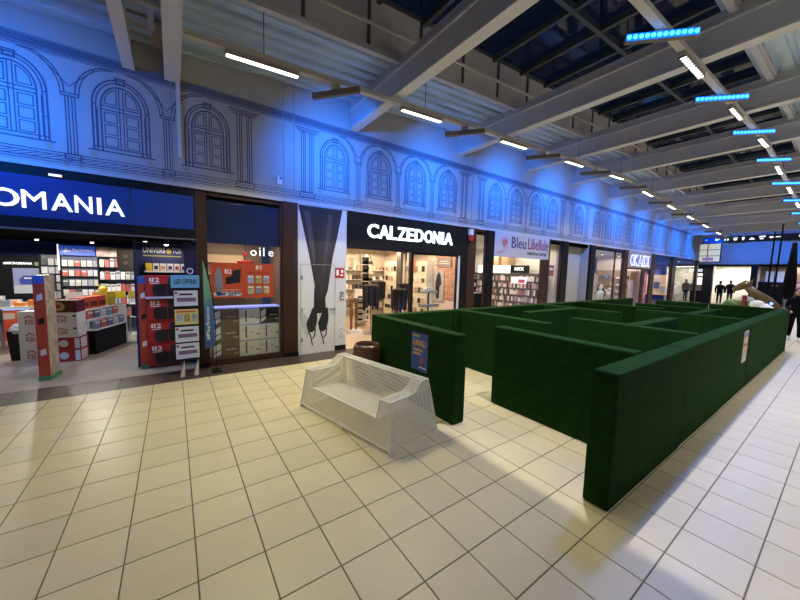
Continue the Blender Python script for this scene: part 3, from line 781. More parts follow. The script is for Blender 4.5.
# console boxes behind the window
def console_box(x, z, w, h, kind, label):
    t = thing('console_box', label, 'box', (x, FY + .30, z), 0, 'console boxes in the display window')
    base = {'white': M_CARD, 'brown': mat('brown_card', (.16, .12, .085), .5), 'dark': mat('dark_card', (.045, .04, .035), .5)}[kind]
    obj('carton', MB().box(0, w, 0, .35, 0, h), base, t)
    if kind == 'white':
        obj('console_print', MB().rect(w * .28, w * .36, h * .12, h * .88, -.002), mat('slate_print', (.10, .11, .14), .5), t)
        obj('console_print', MB().poly([(w * .12, -.002, h * .5), (w * .27, -.002, h * .62), (w * .27, -.002, h * .72), (w * .12, -.002, h * .66)]), mat('pale_print', (.52, .55, .6), .5), t)
        obj('logo_print', MB().rect(w * .58, w * .64, h * .45, h * .52, -.002), M_INK, t); obj('label_print', MB().rect(w * .8, w * .98, h * .28, h * .4, -.002), mat('khaki_print', (.4, .36, .22), .6), t)
        obj('strip_print', MB().rect(w * .0, w, h * .96, h, -.002), mat('blue_print', (.12, .16, .6), .5), t)
    else:
        obj('stripe_print', MB().poly([(w * .04, -.002, h * .05), (w * .30, -.002, h * .25), (w * .30, -.002, h * .95), (w * .04, -.002, h * .78)]), M_CARD, t)
        obj('slash_print', MB().poly([(w * .04, -.003, h * .3), (w * .30, -.003, h * .5), (w * .30, -.003, h * .56), (w * .04, -.003, h * .36)]), M_INK, t)
        obj('title_print', MB().rect(w * .5, w * .88, h * .5, h * .54, -.002), M_CARD, t)
        obj('label_print', MB().rect(w * .78, w * .98, h * .2, h * .3, -.002), mat('khaki_print', (.4, .36, .22)), t)
RW = ['bottom', 'middle', 'top']
for k in range(3):
    console_box(.62, .06 + k * .35, .50, .345, 'brown', 'brown console box in the display window, %s of its column' % RW[k])
    console_box(1.13, .06 + k * .35, .41, .345, 'white', 'white console box in the centre of the display window, %s one' % RW[k])
    console_box(1.55, .06 + k * .35, .40, .345, 'white' if k < 2 else 'dark', ('white console box against the pillar side of the window, %s one' % RW[k]) if k < 2 else 'dark console box on top of the white ones by the pillar')
t = thing('display_shelf', 'glass shelf with a lit edge above the console boxes', 'shelf', (.55, FY + .2, 1.13)); obj('slab', MB().box(0, 1.4, 0, .4, 0, .02), mat('lit_edge', (.3, .35, .8), .3, emit=.4, ecol=(.3, .35, 1)), t)
obj('bracket', MB().box(.1, .13, .36, .4, -.1, 0).box(1.2, 1.23, .36, .4, -.1, 0), M_GREY, t)
t = thing('hanging_letters', 'white letters oile hanging behind the display window', 'sign', (1.42, 8.2, 2.27)); obj('cord', MB().cyl((.1, 0, .13), (.1, 0, .51), .004, 5), M_INK, t); obj('cord', MB().cyl((.5, 0, .13), (.5, 0, .51), .004, 5), M_INK, t)
for ch, x in (('o', .06), ('i', .25), ('l', .34), ('e', .46)): text('letter', ch, .13 if ch in 'oe' else .2, M_LETTER, t, (x, 0, 0), .01, .0)
t = thing('hanging_ornament', 'red hanging ornament in the display window beside the white letters', 'ornament', (1.33, 8.0, 2.05))
obj('bow', MB().ball((0, 0, .25), (.05, .04, .06)), M_RED, t); obj('bowl', MB().lathe([(.02, 0), (.14, .02), (.18, .08), (.15, .10)], 14), M_RED, t); obj('cord', MB().cyl((0, 0, .1), (0, 0, .7), .006, 5), M_INK, t)
t = thing('window_shelf_unit', 'pale wooden shelf unit seen deep in the display window', 'shelf', (.62, 9.1, 0))
obj('back', MB().box(0, .9, .25, .28, 1.2, 2.3), mat('pale_wood', (.5, .36, .22), .6), t)
for z in (1.5, 1.8, 2.1): obj('shelf_board', MB().box(0, .9, 0, .25, z, z + .02), mat('pale_wood', (.5, .36, .22)), t)

# offers stand
st = thing('offers_stand', 'black leaflet stand headed LES OFFRES before the game shop', 'stand', (-.02, 6.98, 0), R(2))
obj('board', MB().box(0, .40, 0, .04, .26, 1.70), M_BLACK, st)
h = obj('header', MB().box(-.03, .40, -.03, -.01, 1.60, 1.83), M_TEALCARD, st); text('lettering', 'LES OFFRES', .085, M_INK, h, (.015, -.031, 1.67), .002, .02, .25, width=.35)
for k, z in enumerate((1.27, .93, .61, .30)):
    c = obj('leaflet', MB().box(.01, .37, -.02, -.008, z, z + .28), M_PALEBLUE if k != 1 else mat('cream_leaf', (.6, .52, .26), .5), st)
    if k != 1:
        obj('banner', MB().rect(.05, .34, z + .08, z + .15, -.021), M_PURPLE, c); obj('line_of_print', MB().rect(.09, .29, z + .195, z + .225, -.022), M_INK, c)
        obj('corner_mark', MB().rect(.02, .06, z + .22, z + .26, -.021), M_RED, c)
    else:
        for q in range(3): obj('picture', MB().rect(.04 + q * .115, .125 + q * .115, z + .05, z + .19, -.021), mat('game_cover_%d' % q, (.3, .3, .3)), c)
        obj('banner', MB().rect(.03, .33, z + .225, z + .25, -.021), M_REDORANGE, c)
obj('foot', MB().prism([(.06, 0), (.13, .0), (.13, .27)], -.16, -.02), M_CARD, st); obj('foot', MB().prism([(.27, 0), (.34, .0), (.34, .27)], -.16, -.02), M_CARD, st)
obj('cross_bar', MB().box(.14, .27, -.06, -.04, .14, .16), M_GREY, st)
# feather flag
fl = thing('feather_flag', 'green to blue feather flag with white upright lettering beside the display window', 'flag', (.44, 6.93, 0))
obj('sail', MB().prism([(0, .44), (.16, .52), (.17, .9), (.13, 1.4), (.06, 1.85), (.0, 2.12)], 0, .008), gradient_mat('flag_print', [(0, (.03, .09, .30)), (.45, (.04, .13, .38)), (.62, (.12, .34, .28)), (1, (.2, .42, .27))], 2, .6, .44, 2.1), fl)
text('lettering', '#PlayStation', .07, M_WHITEINK, fl, (.10, -.002, .62), .001, .01, width=.62, rot=(0, -H90, 0))
obj('pole', MB().tube([(.175, .004, .02), (.18, .004, .9), (.14, .004, 1.45), (.07, .004, 1.9), (0, .004, 2.15)], .008, 6), M_BLACK, fl)
obj('base', MB().box(.10, .26, -.12, .14, 0, .02), M_BLACK, fl)

# entrance gates
for x, y, lab in ((-1.90, 7.80, 'red security gate pillar with green foot, before the stacked boxes'), (-.56, 7.80, 'red security gate pillar with green foot, beside the console tower')):
    t = thing('security_gate', lab, 'security gate', (x, y, 0), R(-8))
    obj('body', MB().box(0, .13, 0, .33, .07, 1.78), mat('gate_side', (.5, .42, .34), .5, var=.4, vscale=9), t)
    obj('front_cover', MB().box(-.004, .134, -.02, 0, .07, 1.64), M_REDORANGE, t); obj('top_panel', MB().box(-.004, .134, -.02, 0, 1.64, 1.78), mat('mid_blue', (.06, .14, .5), .5), t)
    obj('foot', MB().box(-.01, .15, -.03, .34, 0, .07), mat('gate_green', (.08, .3, .14), .5), t)
    for z in (.42, .95, 1.35): obj('mark_print', MB().poly([(.03, -.022, z), (.11, -.022, z + .03), (.10, -.022, z + .13), (.035, -.022, z + .10)]), M_CARD if z != .95 else M_INK, t)

# console tower and its navy wall
w = thing('display_wall', 'navy display wall headed UNIVERS TOS', 'display', (-.62, 8.22, 0))
obj('panel', MB().box(0, 1.0, 0, .06, 0, 2.45), mat('deep_navy', (.02, .025, .12), .5), w); obj('side_return', MB().box(0, .05, -.3, 0, 0, 2.45), mat('deep_navy', (.02, .025, .12)), w)
text('lettering', 'UNIVERS', .11, M_WHITEINK, w, (.13, -.002, 2.24), .004, .02, width=.36); text('lettering', 'TOS', .11, M_WHITEINK, w, (.61, -.002, 2.24), .004, .02, width=.15)
obj('dot', MB().prism([(.55 + .045 * math.cos(a * .5236), 2.29 + .06 * math.sin(a * .5236)) for a in range(12)], -.004, -.001), M_YELLOW, w)
obj('tagline', MB().rect(.13, .76, 2.17, 2.19, -.002), mat('gold_ink', (.5, .4, .1), .6), w)
obj('ledge', MB().box(.15, .95, -.14, 0, 1.85, 1.88), M_CARD, w)
for k in range(7):
    x = -.62 + .17 + k * .115
    t = tag(obj('figurine_box', MB().cbox(0, .10, 0, .09, 0, .15, .004), (M_YELLOW if k == 0 else M_CARD), None, (x, 8.09, 1.88)), 'small box on the ledge under the UNIVERS lettering, number %s from the gate' % ORD[k], 'box', 'boxes on the navy wall ledge')
    if k: obj('window_print', MB().rect(.02, .08, .03, .10, -.001), [M_RED, M_INK, M_ORANGE, M_NAVY][k % 4], t)
for k in range(4):
    t = thing('console_tower_box', 'red console box in the tower by the offers stand, %s from the floor' % ORD[k], 'box', (-.44, 7.72, .03 + k * .445), 0, 'red console boxes in the tower')
    obj('carton', MB().box(0, .56, 0, .3, 0, .43), M_RED, t)
    obj('console_picture', MB().prism([(.10, .10), (.13, .03), (.50, .03), (.53, .10), (.53, .22), (.48, .27), (.15, .27), (.10, .22)], -.004, -.0005), mat('console_dark', (.012, .014, .022), .35), t)
    obj('console_picture', MB().prism([(.33, .28), (.54, .28), (.54, .41), (.36, .41)], -.004, -.0005), mat('console_blue', (.012, .03, .07), .4), t)
    obj('joint_line', MB().rect(.315, .322, .05, .25, -.005), M_RED, t)
    obj('logo', MB().rect(.055, .085, .31, .39, -.003).rect(.095, .125, .31, .39, -.003), M_WHITEINK, t); text('digit', '2', .085, M_WHITEINK, t, (.14, -.003, .307), .001, .03, width=.07)
    obj('caption', MB().rect(.06, .2, .275, .292, -.003), M_WHITEINK, t)
t = thing('tower_tray', 'pale tray under the top console box of the red tower', 'tray', (-.45, 7.66, 1.365)); obj('slab', MB().box(0, .58, 0, .05, 0, .012), M_PALEBLUE, t); obj('price_rail', MB().box(0, .58, -.01, 0, -.01, .03), M_PALEBLUE, t)
t = thing('vertical_sign', 'narrow navy sign with upright white letters beside the brown post', 'sign', (.17, 7.62, 1.5))
obj('board', MB().box(0, .2, 0, .03, 0, .95), mat('deep_navy', (.02, .025, .12)), t); text('lettering', 'E', .11, M_WHITEINK, t, (.15, -.002, .15), .003, .02, rot=(0, -H90, 0)); text('lettering', 'O', .12, M_WHITEINK, t, (.155, -.002, .33), .003, .02, rot=(0, -H90, 0))

# back wall of the game shop
def shelf_unit(name, label, x, y, w, zs, depth, face, bm, rz=0, back=M_GREY, top=None):
    t = thing(name, label, 'shelf', (x, y, 0), rz)
    z1 = top or zs[-1] + .35
    obj('back_panel', MB().box(0, w, depth, depth + .03, 0, z1), back, t)
    for s in (0, w - .03): obj('side_panel', MB().box(s, s + .03, 0, depth, 0, z1), bm, t)
    for z in zs: obj('shelf_board', MB().box(.03, w - .03, 0, depth, z - .02, z), bm, t)
    return t
CASES = {}
def case_mesh(w, h, d, m, title=None):
    key = (round(w, 3), round(h, 3), m.name, title.name if title else '')
    if key not in CASES:
        b = MB(); b.box(0, w, 0, d, 0, h)
        if title: b.cur = 1; b.rect(w * .1, w * .9, h * .68, h * .86, -.001); b.cur = 0
        me = b.mesh('case'); me.materials.append(m)
        if title: me.materials.append(title)
        CASES[key] = me
    return CASES[key]
NTH = ORD + 'tenth eleventh twelfth thirteenth fourteenth fifteenth sixteenth seventeenth eighteenth nineteenth twentieth twenty-first twenty-second twenty-third twenty-fourth twenty-fifth twenty-sixth twenty-seventh twenty-eighth twenty-ninth thirtieth'.split() + ['thirty-' + w for w in ORD] + ['fortieth'] + ['forty-' + w for w in ORD]
LEVELS = ['bottom', 'second', 'third', 'fourth', 'fifth', 'top']
_lv = {}
def row(name, label, cat, group, x, y, z, n, w, h, mats, gap=.02, d=.03, rz=0, tilt=0, jit=.0, title=None):
    """n small goods side by side, each its own object"""
    lv = _lv.setdefault(group, []);  lv.append(z)
    for k in range(n):
        hh = h * (1 - jit * random.random()); m = random.choice(mats)
        q = k * (w + gap)
        o = obj(name, case_mesh(w, round(hh, 2), d, m, title if random.random() < .6 else None), None, None, (x + q * math.cos(rz), y + q * math.sin(rz), z))
        o.rotation_euler = (0, 0, rz); tag(o, '%s, %s row, %s along' % (label, LEVELS[len(lv) - 1], NTH[k]), cat, group)
GC = [mat('case_%d' % k, c, .45) for k, c in enumerate([(.55, .55, .58), (.35, .38, .45), (.12, .14, .22), (.5, .12, .1), (.08, .09, .1), (.6, .58, .5), (.2, .26, .4), (.7, .7, .72)])]
ws = thing('screen_wall', 'black screen wall with a large screen showing a blue car', 'display', (-3.74, 12.95, 0))
obj('panel', MB().box(-.1, .86, 0, .1, 1.0, 2.15), M_BLACK, ws)
obj('screen', MB().box(.24, .76, -.03, 0, 1.14, 1.82), mat('screen_image', (.2, .22, .34), .3, emit=.35, ecol=(.30, .32, .48)), ws)
c = obj('car_picture', MB().prism([(.36, 1.38), (.64, 1.38), (.67, 1.5), (.60, 1.62), (.42, 1.62), (.34, 1.5)], -.034, -.031), mat('car_blue', (.03, .05, .22), .4, emit=.25, ecol=(.05, .09, .4)), ws)
obj('plate', MB().rect(.44, .57, 1.53, 1.57, -.036), M_WHITEINK, c)
obj('road_picture', MB().rect(.24, .76, 1.14, 1.36, -.032), mat('road_grey', (.4, .4, .42), .4, emit=.3, ecol=(.5, .5, .52)), ws)
text('lettering', '#MICROMANIA', .07, M_LETTER, ws, (.08, -.004, 1.91), .003, .02, width=.52); obj('header_light', MB().rect(.64, .86, 1.89, 1.99, -.003), mat('greenish', (.2, .3, .16), .5, emit=.2, ecol=(.3, .45, .25)), ws)
u = shelf_unit('case_shelf', 'narrow white-backed shelf of small boxes left of the blue header', -2.98, 12.75, .46, [1.0, 1.23, 1.46, 1.69, 1.92], .14, None, M_BLACK, back=M_GREY, top=2.2)
for z in (1.0, 1.23, 1.46, 1.69, 1.92): row('accessory_box', 'pale accessory box on the shelf by the screen wall', 'box', 'accessory boxes on the narrow shelf', -2.94, 12.78, z, 3, .115, .18, [GC[0], GC[7], M_CARD, GC[4]], .02, .08)
hp = thing('header_panel', 'lit blue header with a white emblem and the word PlayStation', 'sign', (-2.51, 12.37, 2.20))
obj('panel', MB().box(0, .72, 0, .06, 0, .26), mat('header_blue', (.02, .06, .35), .4, emit=.45, ecol=(.02, .08, .5)), hp); obj('edge_light', MB().box(-.02, 0, -.01, .06, -.4, .28), M_LETTER, hp)
obj('emblem', MB().poly([(.06, -.002, .10), (.13, -.002, .08), (.24, -.002, .11), (.17, -.002, .13), (.16, -.002, .19), (.125, -.002, .2), (.125, -.002, .13)]), M_WHITEINK, hp); text('lettering', 'PlayStation', .09, M_WHITEINK, hp, (.27, -.002, .10), .002, .01, width=.4)
u = shelf_unit('game_case_wall', 'wall rack of game cases under the lit blue header', -2.53, 12.45, .80, [.55, .82, 1.09, 1.36, 1.63, 1.90], .12, None, M_BLACK, back=mat('rack_back', (.10, .12, .2), .6), top=2.2)
for z in (.55, .82, 1.09, 1.36, 1.63, 1.90): row('game_case', 'game case on the rack under the lit blue header', 'game case', 'game cases under the blue header', -2.48, 12.46, z, 6, .105, .17, GC, .02, .02, title=M_CARD)
u = shelf_unit('boxed_goods_shelf', 'black shelf unit of small boxed goods beside the blue header rack', -1.74, 12.2, .95, [.5, .85, 1.2, 1.55, 1.9], .25, None, M_BLACK, back=mat('rack_back', (.1, .12, .2)), top=2.15)
for z in (.5, .85, 1.2, 1.55, 1.9): row('boxed_figure', 'boxed figure on the black shelf beside the blue header rack', 'box', 'boxed figures on the black shelf', -1.69, 12.22, z, 8, .095, .24, [GC[0], GC[3], GC[5], GC[1], M_CARD], .015, .1, jit=.15, title=GC[4])
t = thing('picture_header', 'printed header panel above the black shelf of boxed goods', 'sign', (-1.74, 12.2, 2.17)); obj('panel', MB().box(0, .98, 0, .05, 0, .3), mat('comic_print', (.42, .3, .26), .5, var=.7, vscale=5), t); obj('frame', MB().box(0, .98, -.01, 0, 0, .02).box(0, .98, -.01, 0, .28, .3), M_BLACK, t)
t = thing('hanging_plaque', 'square dark brown panel with two round discs hanging in the game shop', 'panel', (-1.12, 10.4, 1.83)); obj('board', MB().box(0, .40, 0, .05, 0, .55), mat('dark_wood', (.055, .036, .026), .5), t)
for z in (.2, .36): obj('disc', MB().cyl((.16, -.008, z), (.16, 0, z), .05, 14), mat('disc_brown', (.16, .11, .07), .5), t)
obj('cord', MB().cyl((.05, .02, .55), (.05, .02, .77), .005, 5), M_INK, t); obj('cord', MB().cyl((.35, .02, .55), (.35, .02, .77), .005, 5), M_INK, t)
# counter
t = thing('counter', 'orange-red counter with a glowing blue edge in the game shop', 'counter', (-5.6, 12.1, 0)); obj('front', MB().box(0, 2.5, 0, .7, 0, .78), M_REDORANGE, t); obj('top', MB().box(-.03, 2.55, -.05, .75, .86, .92), M_CARD, t)
obj('edge_light', MB().box(0, 2.52, -.02, .7, .78, .86), mat('blue_edge', (.2, .4, .9), .4, emit=.9, ecol=(.15, .4, 1)), t); obj('plate', MB().box(1.3, 2.3, -.01, 0, .55, .7), mat('pale_plate', (.5, .42, .36), .5), t)
for k in range(7): tag(obj('counter_packet', MB().cbox(0, .22, 0, .2, 0, .10 + .05 * (k % 3), .01), random.choice([M_CARD, GC[7], GC[0]]), None, (-5.2 + k * .29, 12.25, .92)), 'pale packet lying on the orange counter, %s along' % ORD[k], 'packet', 'packets on the counter')
# stacked boxes
def carton(x, y, z, w, d, h, m, rz, label, kind):
    t = thing('carton', label, 'box', (x, y, z), rz, 'stacked cartons in the game shop')
    obj('body', MB().box(0, w, 0, d, 0, h), m, t)
    if kind == 'white':
        text('lettering', 'K50', h * .3, M_RED, t, (w * .3, -.002, h * .25), .001, .02, width=w * .35); obj('curve_print', MB().line([(w * .3, h * .62), (w * .45, h * .75), (w * .65, h * .62)], .02, -.002), M_RED, t); obj('corner_mark', MB().rect(w * .85, w * .95, h * .65, h * .8, -.002), M_INK, t)
    elif kind == 'red':
        obj('round_print', MB().prism([(w * .45 + h * .30 * math.cos(a * .3927), h * .5 + h * .30 * math.sin(a * .3927)) for a in range(16)], -.003, 0), M_CARD, t); obj('panel_print', MB().rect(w * .82, w * .99, h * .08, h * .92, -.002), M_CARD, t)
        obj('side_print', MB().poly([(w + .002, d * .1, h * .08), (w + .002, d * .8, h * .08), (w + .002, d * .8, h * .92), (w + .002, d * .1, h * .92)]), M_CARD, t)
    else:
        obj('round_print', MB().prism([(w * .4 + h * .42 * math.cos(a * .3927), h * .5 + h * .36 * math.sin(a * .3927)) for a in range(16)], -.003, 0), mat('gold_print', (.5, .36, .12), .5), t); obj('inner_print', MB().rect(w * .32, w * .48, h * .35, h * .65, -.004), M_RED, t)
zz = 0
for k, (m, h_, kd, nm) in enumerate(((M_RED, .245, 'red', 'red carton at the bottom of the front stack'), (M_RED, .245, 'red', 'second red carton of the front stack'), (M_CARD, .25, 'white', 'white carton resting on the red ones in the front stack'), (M_CARD, .25, 'white', 'white carton just under the maroon one'), (M_MAROON, .24, 'maroon', 'maroon carton with a gold disc on top of the front stack'))):
    carton(-2.08 + (.0 if k > 1 else .02), 9.12, zz, .46, .34, h_, m, R(-12), nm, kd); zz += h_ + .003
zz = 0
for k in range(3): carton(-2.50, 9.27, zz, .34, .30, .34, M_CARD, R(-10), 'white carton in the rear stack behind the gate, %s from the floor' % ORD[k], 'plain' if 0 else 'white'); zz += .343
t = thing('waste_bin', 'black square bin with a crumpled bag behind the gate', 'bin', (-2.72, 9.62, 0), R(-10)); obj('body', MB().add([(0, 0, 0), (.2, 0, 0), (.2, .2, 0), (0, .2, 0), (-.03, -.03, .60), (.23, -.03, .60), (.23, .23, .60), (-.03, .23, .60)], [[0, 3, 2, 1], [0, 1, 5, 4], [1, 2, 6, 5], [2, 3, 7, 6], [3, 0, 4, 7]]), M_BLACK, t)
bg = MB().ball((.10, .10, .60), (.14, .14, .14), 14, 9); bg.v = [(x + random.uniform(-.015, .015), y + random.uniform(-.015, .015), z + random.uniform(-.015, .015)) for x, y, z in bg.v]; obj('bag', bg, mat('bag_plastic', (.5, .52, .62), .35), t)
# display table
t = thing('display_table', 'stepped white display table with a black base in the game shop', 'table', (-1.45, 9.52, 0), math.atan2(1.17, .36) - .05)
obj('base', MB().box(0, 1.2, 0, .55, 0, .52), M_BLACK, t)
for k, (z, y) in enumerate(((.52, 0), (.74, .12))): obj('step', MB().box(0, 1.2, y - .02, .55, z, z + .03), M_CARD, t); obj('riser', MB().box(0, 1.2, y, y + .02, z - (.2 if k else 0), z), M_CARD, t)
obj('top', MB().box(0, 1.2, .2, .6, .95, .98), M_CARD, t); obj('end_panel', MB().box(1.2, 1.23, -.02, .6, 0, .98), M_CARD, t)
ang = math.atan2(1.17, .36) - .05
def tab(u, v): return -1.45 + u * math.cos(ang) - v * math.sin(ang), 9.52 + u * math.sin(ang) + v * math.cos(ang)
for lv, (z, v) in enumerate(((.55, .02), (.77, .14))):
    for k in range(5):
        x, y = tab(.04 + k * .235, v); o = obj('boxed_set', case_mesh(.19, .17, .1, [GC[6], GC[3], GC[2], GC[0]][(k + lv) % 4], M_CARD), None, None, (x, y, z)); o.rotation_euler.z = ang; tag(o, 'small boxed set on the %s step of the display table, %s along' % (['lower', 'upper'][lv], ORD[k]), 'box', 'boxed sets on the display table')
for k in range(3):
    x, y = tab(.02 + k * .3, .24); t = thing('red_set_box', 'red boxed set with dark figures on the display table, place %s' % ORD[k], 'box', (x, y, .98), ang, 'red sets on the display table'); obj('carton', MB().box(0, .26, 0, .2, 0, .26), M_REDORANGE, t)
    for q in range(3): obj('figure_print', MB().rect(.03 + q * .075, .085 + q * .075, .05, .15, -.002), M_INK, t)
x, y = tab(.95, .22); t = thing('yellow_box', 'yellow box with a yellow plush toy at the end of the display table', 'box', (x, y, .98), ang); obj('carton', MB().box(0, .3, 0, .25, 0, .33), mat('olive_yellow', (.5, .42, .04), .5), t); obj('lid_print', MB().rect(.03, .27, .2, .3, -.002), M_YELLOW, t)
x, y = tab(1.05, .36); t = thing('plush_toy', 'small yellow plush toy on the yellow box', 'toy', (x, y, 1.31)); obj('body', MB().ball((0, 0, .06), (.09, .08, .07)), M_YELLOW, t, smooth=True); obj('ear', MB().cyl((-.04, 0, .1), (-.09, 0, .2), .025, 8, .005), M_YELLOW, t); obj('ear', MB().cyl((.04, 0, .1), (.07, 0, .2), .025, 8, .005), M_YELLOW, t)
for k, (dx, dy, m, nm) in enumerate(((-.1, .9, M_ORANGE, 'orange'), (.1, 1.3, M_YELLOW, 'yellow'), (-.4, .8, M_CARD, 'white'), (.35, 1.2, M_YELLOW, 'second yellow'))):
    t = thing('price_card', '%s price card standing behind the display table' % nm, 'sign', (-1.5 + dx * 1.5, 10.2 + dy * .6, 0)); obj('card', MB().box(0, .3, 0, .01, 1.12, 1.30), m, t); obj('post', MB().cyl((.15, .01, 0), (.15, .01, 1.12), .012, 6), M_GREY, t)
t = thing('low_table', 'low white table piled with small goods behind the cartons', 'table', (-3.35, 10.6, 0)); obj('top', MB().box(0, 1.3, 0, .7, .95, 1.0), M_CARD, t)
for sx in (.05, 1.2):
    for sy in (.05, .6): obj('leg', MB().box(sx, sx + .05, sy, sy + .05, 0, .95), M_GREY, t)
for k in range(12): tag(obj('boxed_good', case_mesh(.16, round(.06 + .09 * random.random(), 2), .14, random.choice([M_ORANGE, M_CARD, GC[1], M_YELLOW, GC[7], M_ORANGE])), None, None, (-3.33 + (k % 6) * .21, 10.65 + (k // 6) * .3, 1.0)), 'small packet on the low white table behind the cartons, %s along' % NTH[k], 'packet', 'packets on the low table')
t = thing('glass_cabinet', 'glass cabinet with dark goods at the back of the game shop', 'cabinet', (-1.02, 11.3, 0)); obj('base', MB().box(0, .34, 0, .35, 0, .08), M_CARD, t); obj('top', MB().box(0, .34, 0, .35, 1.2, 1.24), M_CARD, t); obj('shelf_board', MB().box(.01, .33, .01, .34, .55, .57), M_CARD, t); obj('shelf_board', MB().box(.01, .33, .01, .34, .9, .92), M_CARD, t)
obj('post', MB().box(0, .02, 0, .02, .08, 1.2), M_GREY, t); obj('post', MB().box(.32, .34, 0, .02, .08, 1.2), M_GREY, t); obj('pane', MB().box(.02, .32, 0, .005, .08, 1.2), M_GLASS, t); obj('contents', MB().box(.04, .3, .1, .3, .57, .84), M_BLACK, t)
def spot(x, y, z, power, label, col=(1, .95, .85), group='shop ceiling spotlights'):
    t = thing('ceiling_spotlight', label, 'lamp', (x, y, z), group=group); obj('can', MB().cyl((0, 0, 0), (0, 0, -.09), .05, 12), M_BLACK, t); obj('bulb', MB().ball((0, 0, -.095), (.035, .035, .02), 8, 5), M_LAMP, t)
    light('spot_light', 'SPOT', (0, 0, -.13), power * SHOP_W, col, .04, parent=t, spot_size=R(174), spot_blend=.1)
spot(-2.55, 10.9, 2.60, 75, 'bright spotlight on the black ceiling above the screen wall'); spot(-1.62, 10.9, 2.60, 75, 'smaller bright spotlight on the black ceiling above the blue header')
spot(-.5, 9.2, 2.60, 45, 'spotlight above the navy display wall, hidden by the sign'); spot(-3.6, 9.2, 2.60, 60, 'spotlight above the counter, hidden by the sign'); spot(-.1, 7.66, 2.48, 9, 'spotlight over the console tower behind the sign edge')

# ---------------------------------------------------------------- leg print panel with the door
lp = thing('printed_panel', 'white wall panel with a giant print of crossed legs in black tights', 'panel', (2.30, FY, 0))
obj('board', MB().box(0, 1.20, 0, .06, 0, 3.43), M_WHITEBOARD, lp)
tight = gradient_mat('tights_print', [(0, (0.0044, 0.0039, 0.0050)), (.34, (0.0066, 0.0055, 0.0072)), (.5, (0.0275, 0.0198, 0.0231)), (.8, (0.0330, 0.0253, 0.0319)), (1, (0.0121, 0.0105, 0.0176))], 2, .6, 0, 3.43)
tight2 = gradient_mat('tights_print_dark', [(0, (0.0044, 0.0039, 0.0050)), (.34, (0.0066, 0.0055, 0.0072)), (.5, (0.0176, 0.0132, 0.0160)), (.8, (0.0231, 0.0182, 0.0231)), (1, (0.0077, 0.0066, 0.0121))], 2, .6, 0, 3.43)
sheen = gradient_mat('tights_sheen', [(0, (0.0165, 0.0138, 0.0165)), (.4, (0.0495, 0.0358, 0.0385)), (.75, (0.0770, 0.0605, 0.0715)), (1, (0.0330, 0.0275, 0.0413))], 2, .6, .9, 3.43)
gapm = mat('print_gap', (.012, .013, .03), .7)
legA = [(.01, 3.42), (.15, 2.80), (.26, 2.3), (.33, 1.95), (.40, 1.57), (.47, 1.2), (.50, .95), (.68, .95), (.66, 1.2), (.655, 1.57), (.64, 1.95), (.62, 2.3), (.60, 2.8), (.56, 3.42)]
legB = [(.58, 3.42), (1.08, 3.42), (.955, 2.80), (.83, 2.25), (.77, 1.85), (.72, 1.5), (.60, 1.15), (.53, .95), (.35, .95), (.375, 1.15), (.38, 1.5), (.43, 1.85), (.49, 2.25), (.555, 2.8)]
obj('gap_print', MB().prism([(.52, 3.42), (.50, 2.4), (.64, 2.4), (.64, 3.42)], -.0015, -.0005), gapm, lp)
obj('leg_print', MB().prism(legA, -.003, -.0016), tight2, lp); obj('leg_print', MB().prism(legB[::-1], -.0045, -.0031), tight, lp)
obj('sheen_print', MB().poly([(.13, -.0032, 3.3), (.33, -.0032, 2.3), (.40, -.0032, 1.95), (.41, -.0032, 2.3), (.28, -.0032, 3.3)]), sheen, lp)
obj('sheen_print', MB().poly([(.72, -.0047, 3.3), (.64, -.0047, 2.5), (.55, -.0047, 1.8), (.50, -.0047, 1.35), (.58, -.0047, 1.35), (.65, -.0047, 1.8), (.75, -.0047, 2.5), (.86, -.0047, 3.3)]), sheen, lp)
sm = MB()
sm.line([(.36, 3.42), (.40, 2.9), (.46, 2.3)], .012, -.006); sm.line([(.88, 3.42), (.80, 2.9), (.69, 2.3), (.60, 1.8), (.52, 1.4), (.46, 1.0)], .012, -.006)
obj('seam_print', sm, M_INK, lp)
for s, xx in ((0, .17), (1, .45)):
    m = MB().prism([(xx + .02, .72), (xx + .13, .98), (xx + .16, 1.08), (xx + .27, 1.08), (xx + .29, .80), (xx + .24, .58), (xx + .16, .50), (xx + .06, .55)][::-1], -.007, -.005)
    m.line([(xx + .07, .56), (xx + .13, .40), (xx + .17, .20)], .028, -.0075); m.line([(xx + .24, .58), (xx + .22, .42), (xx + .17, .36)], .03, -.0075)
    obj('shoe_print', m, M_INK, lp)
sh = mat('soft_print', (.44, .44, .46), .6); obj('shadow_print', MB().prism([(.02, 1.0), (.10, 1.0), (.24, .85), (.30, .5), (.2, .38), (.06, .75)], -.0015, -.0005), sh, lp)
dr = obj('door_outline', MB().line([(.06, .02), (.06, 2.10), (.90, 2.10), (.90, .02)], .012, -.0085), mat('joint_grey', (.3, .29, .28)), lp)
obj('door_handle', MB().box(.74, .90, -.06, -.045, 1.03, 1.06).box(.87, .90, -.045, 0, 1.02, 1.07), M_GREY, lp)
for z in (.3, 1.0, 1.75): obj('hinge', MB().box(.075, .105, -.02, 0, z, z + .09), M_GREY, lp)
obj('skirting', MB().box(.90, 1.2, -.008, 0, 0, .12), M_BLACK, lp)
t = thing('wall_notice', 'small red and white notice on the printed panel by the shop entrance', 'sign', (3.20, FY - .005, 1.80)); obj('plate', MB().box(0, .24, -.008, 0, 0, .24), M_RED, t); obj('symbol', MB().rect(.03, .09, .05, .19, -.009).rect(.13, .21, .04, .08, -.009).rect(.15, .21, .12, .19, -.009), M_WHITEINK, t)
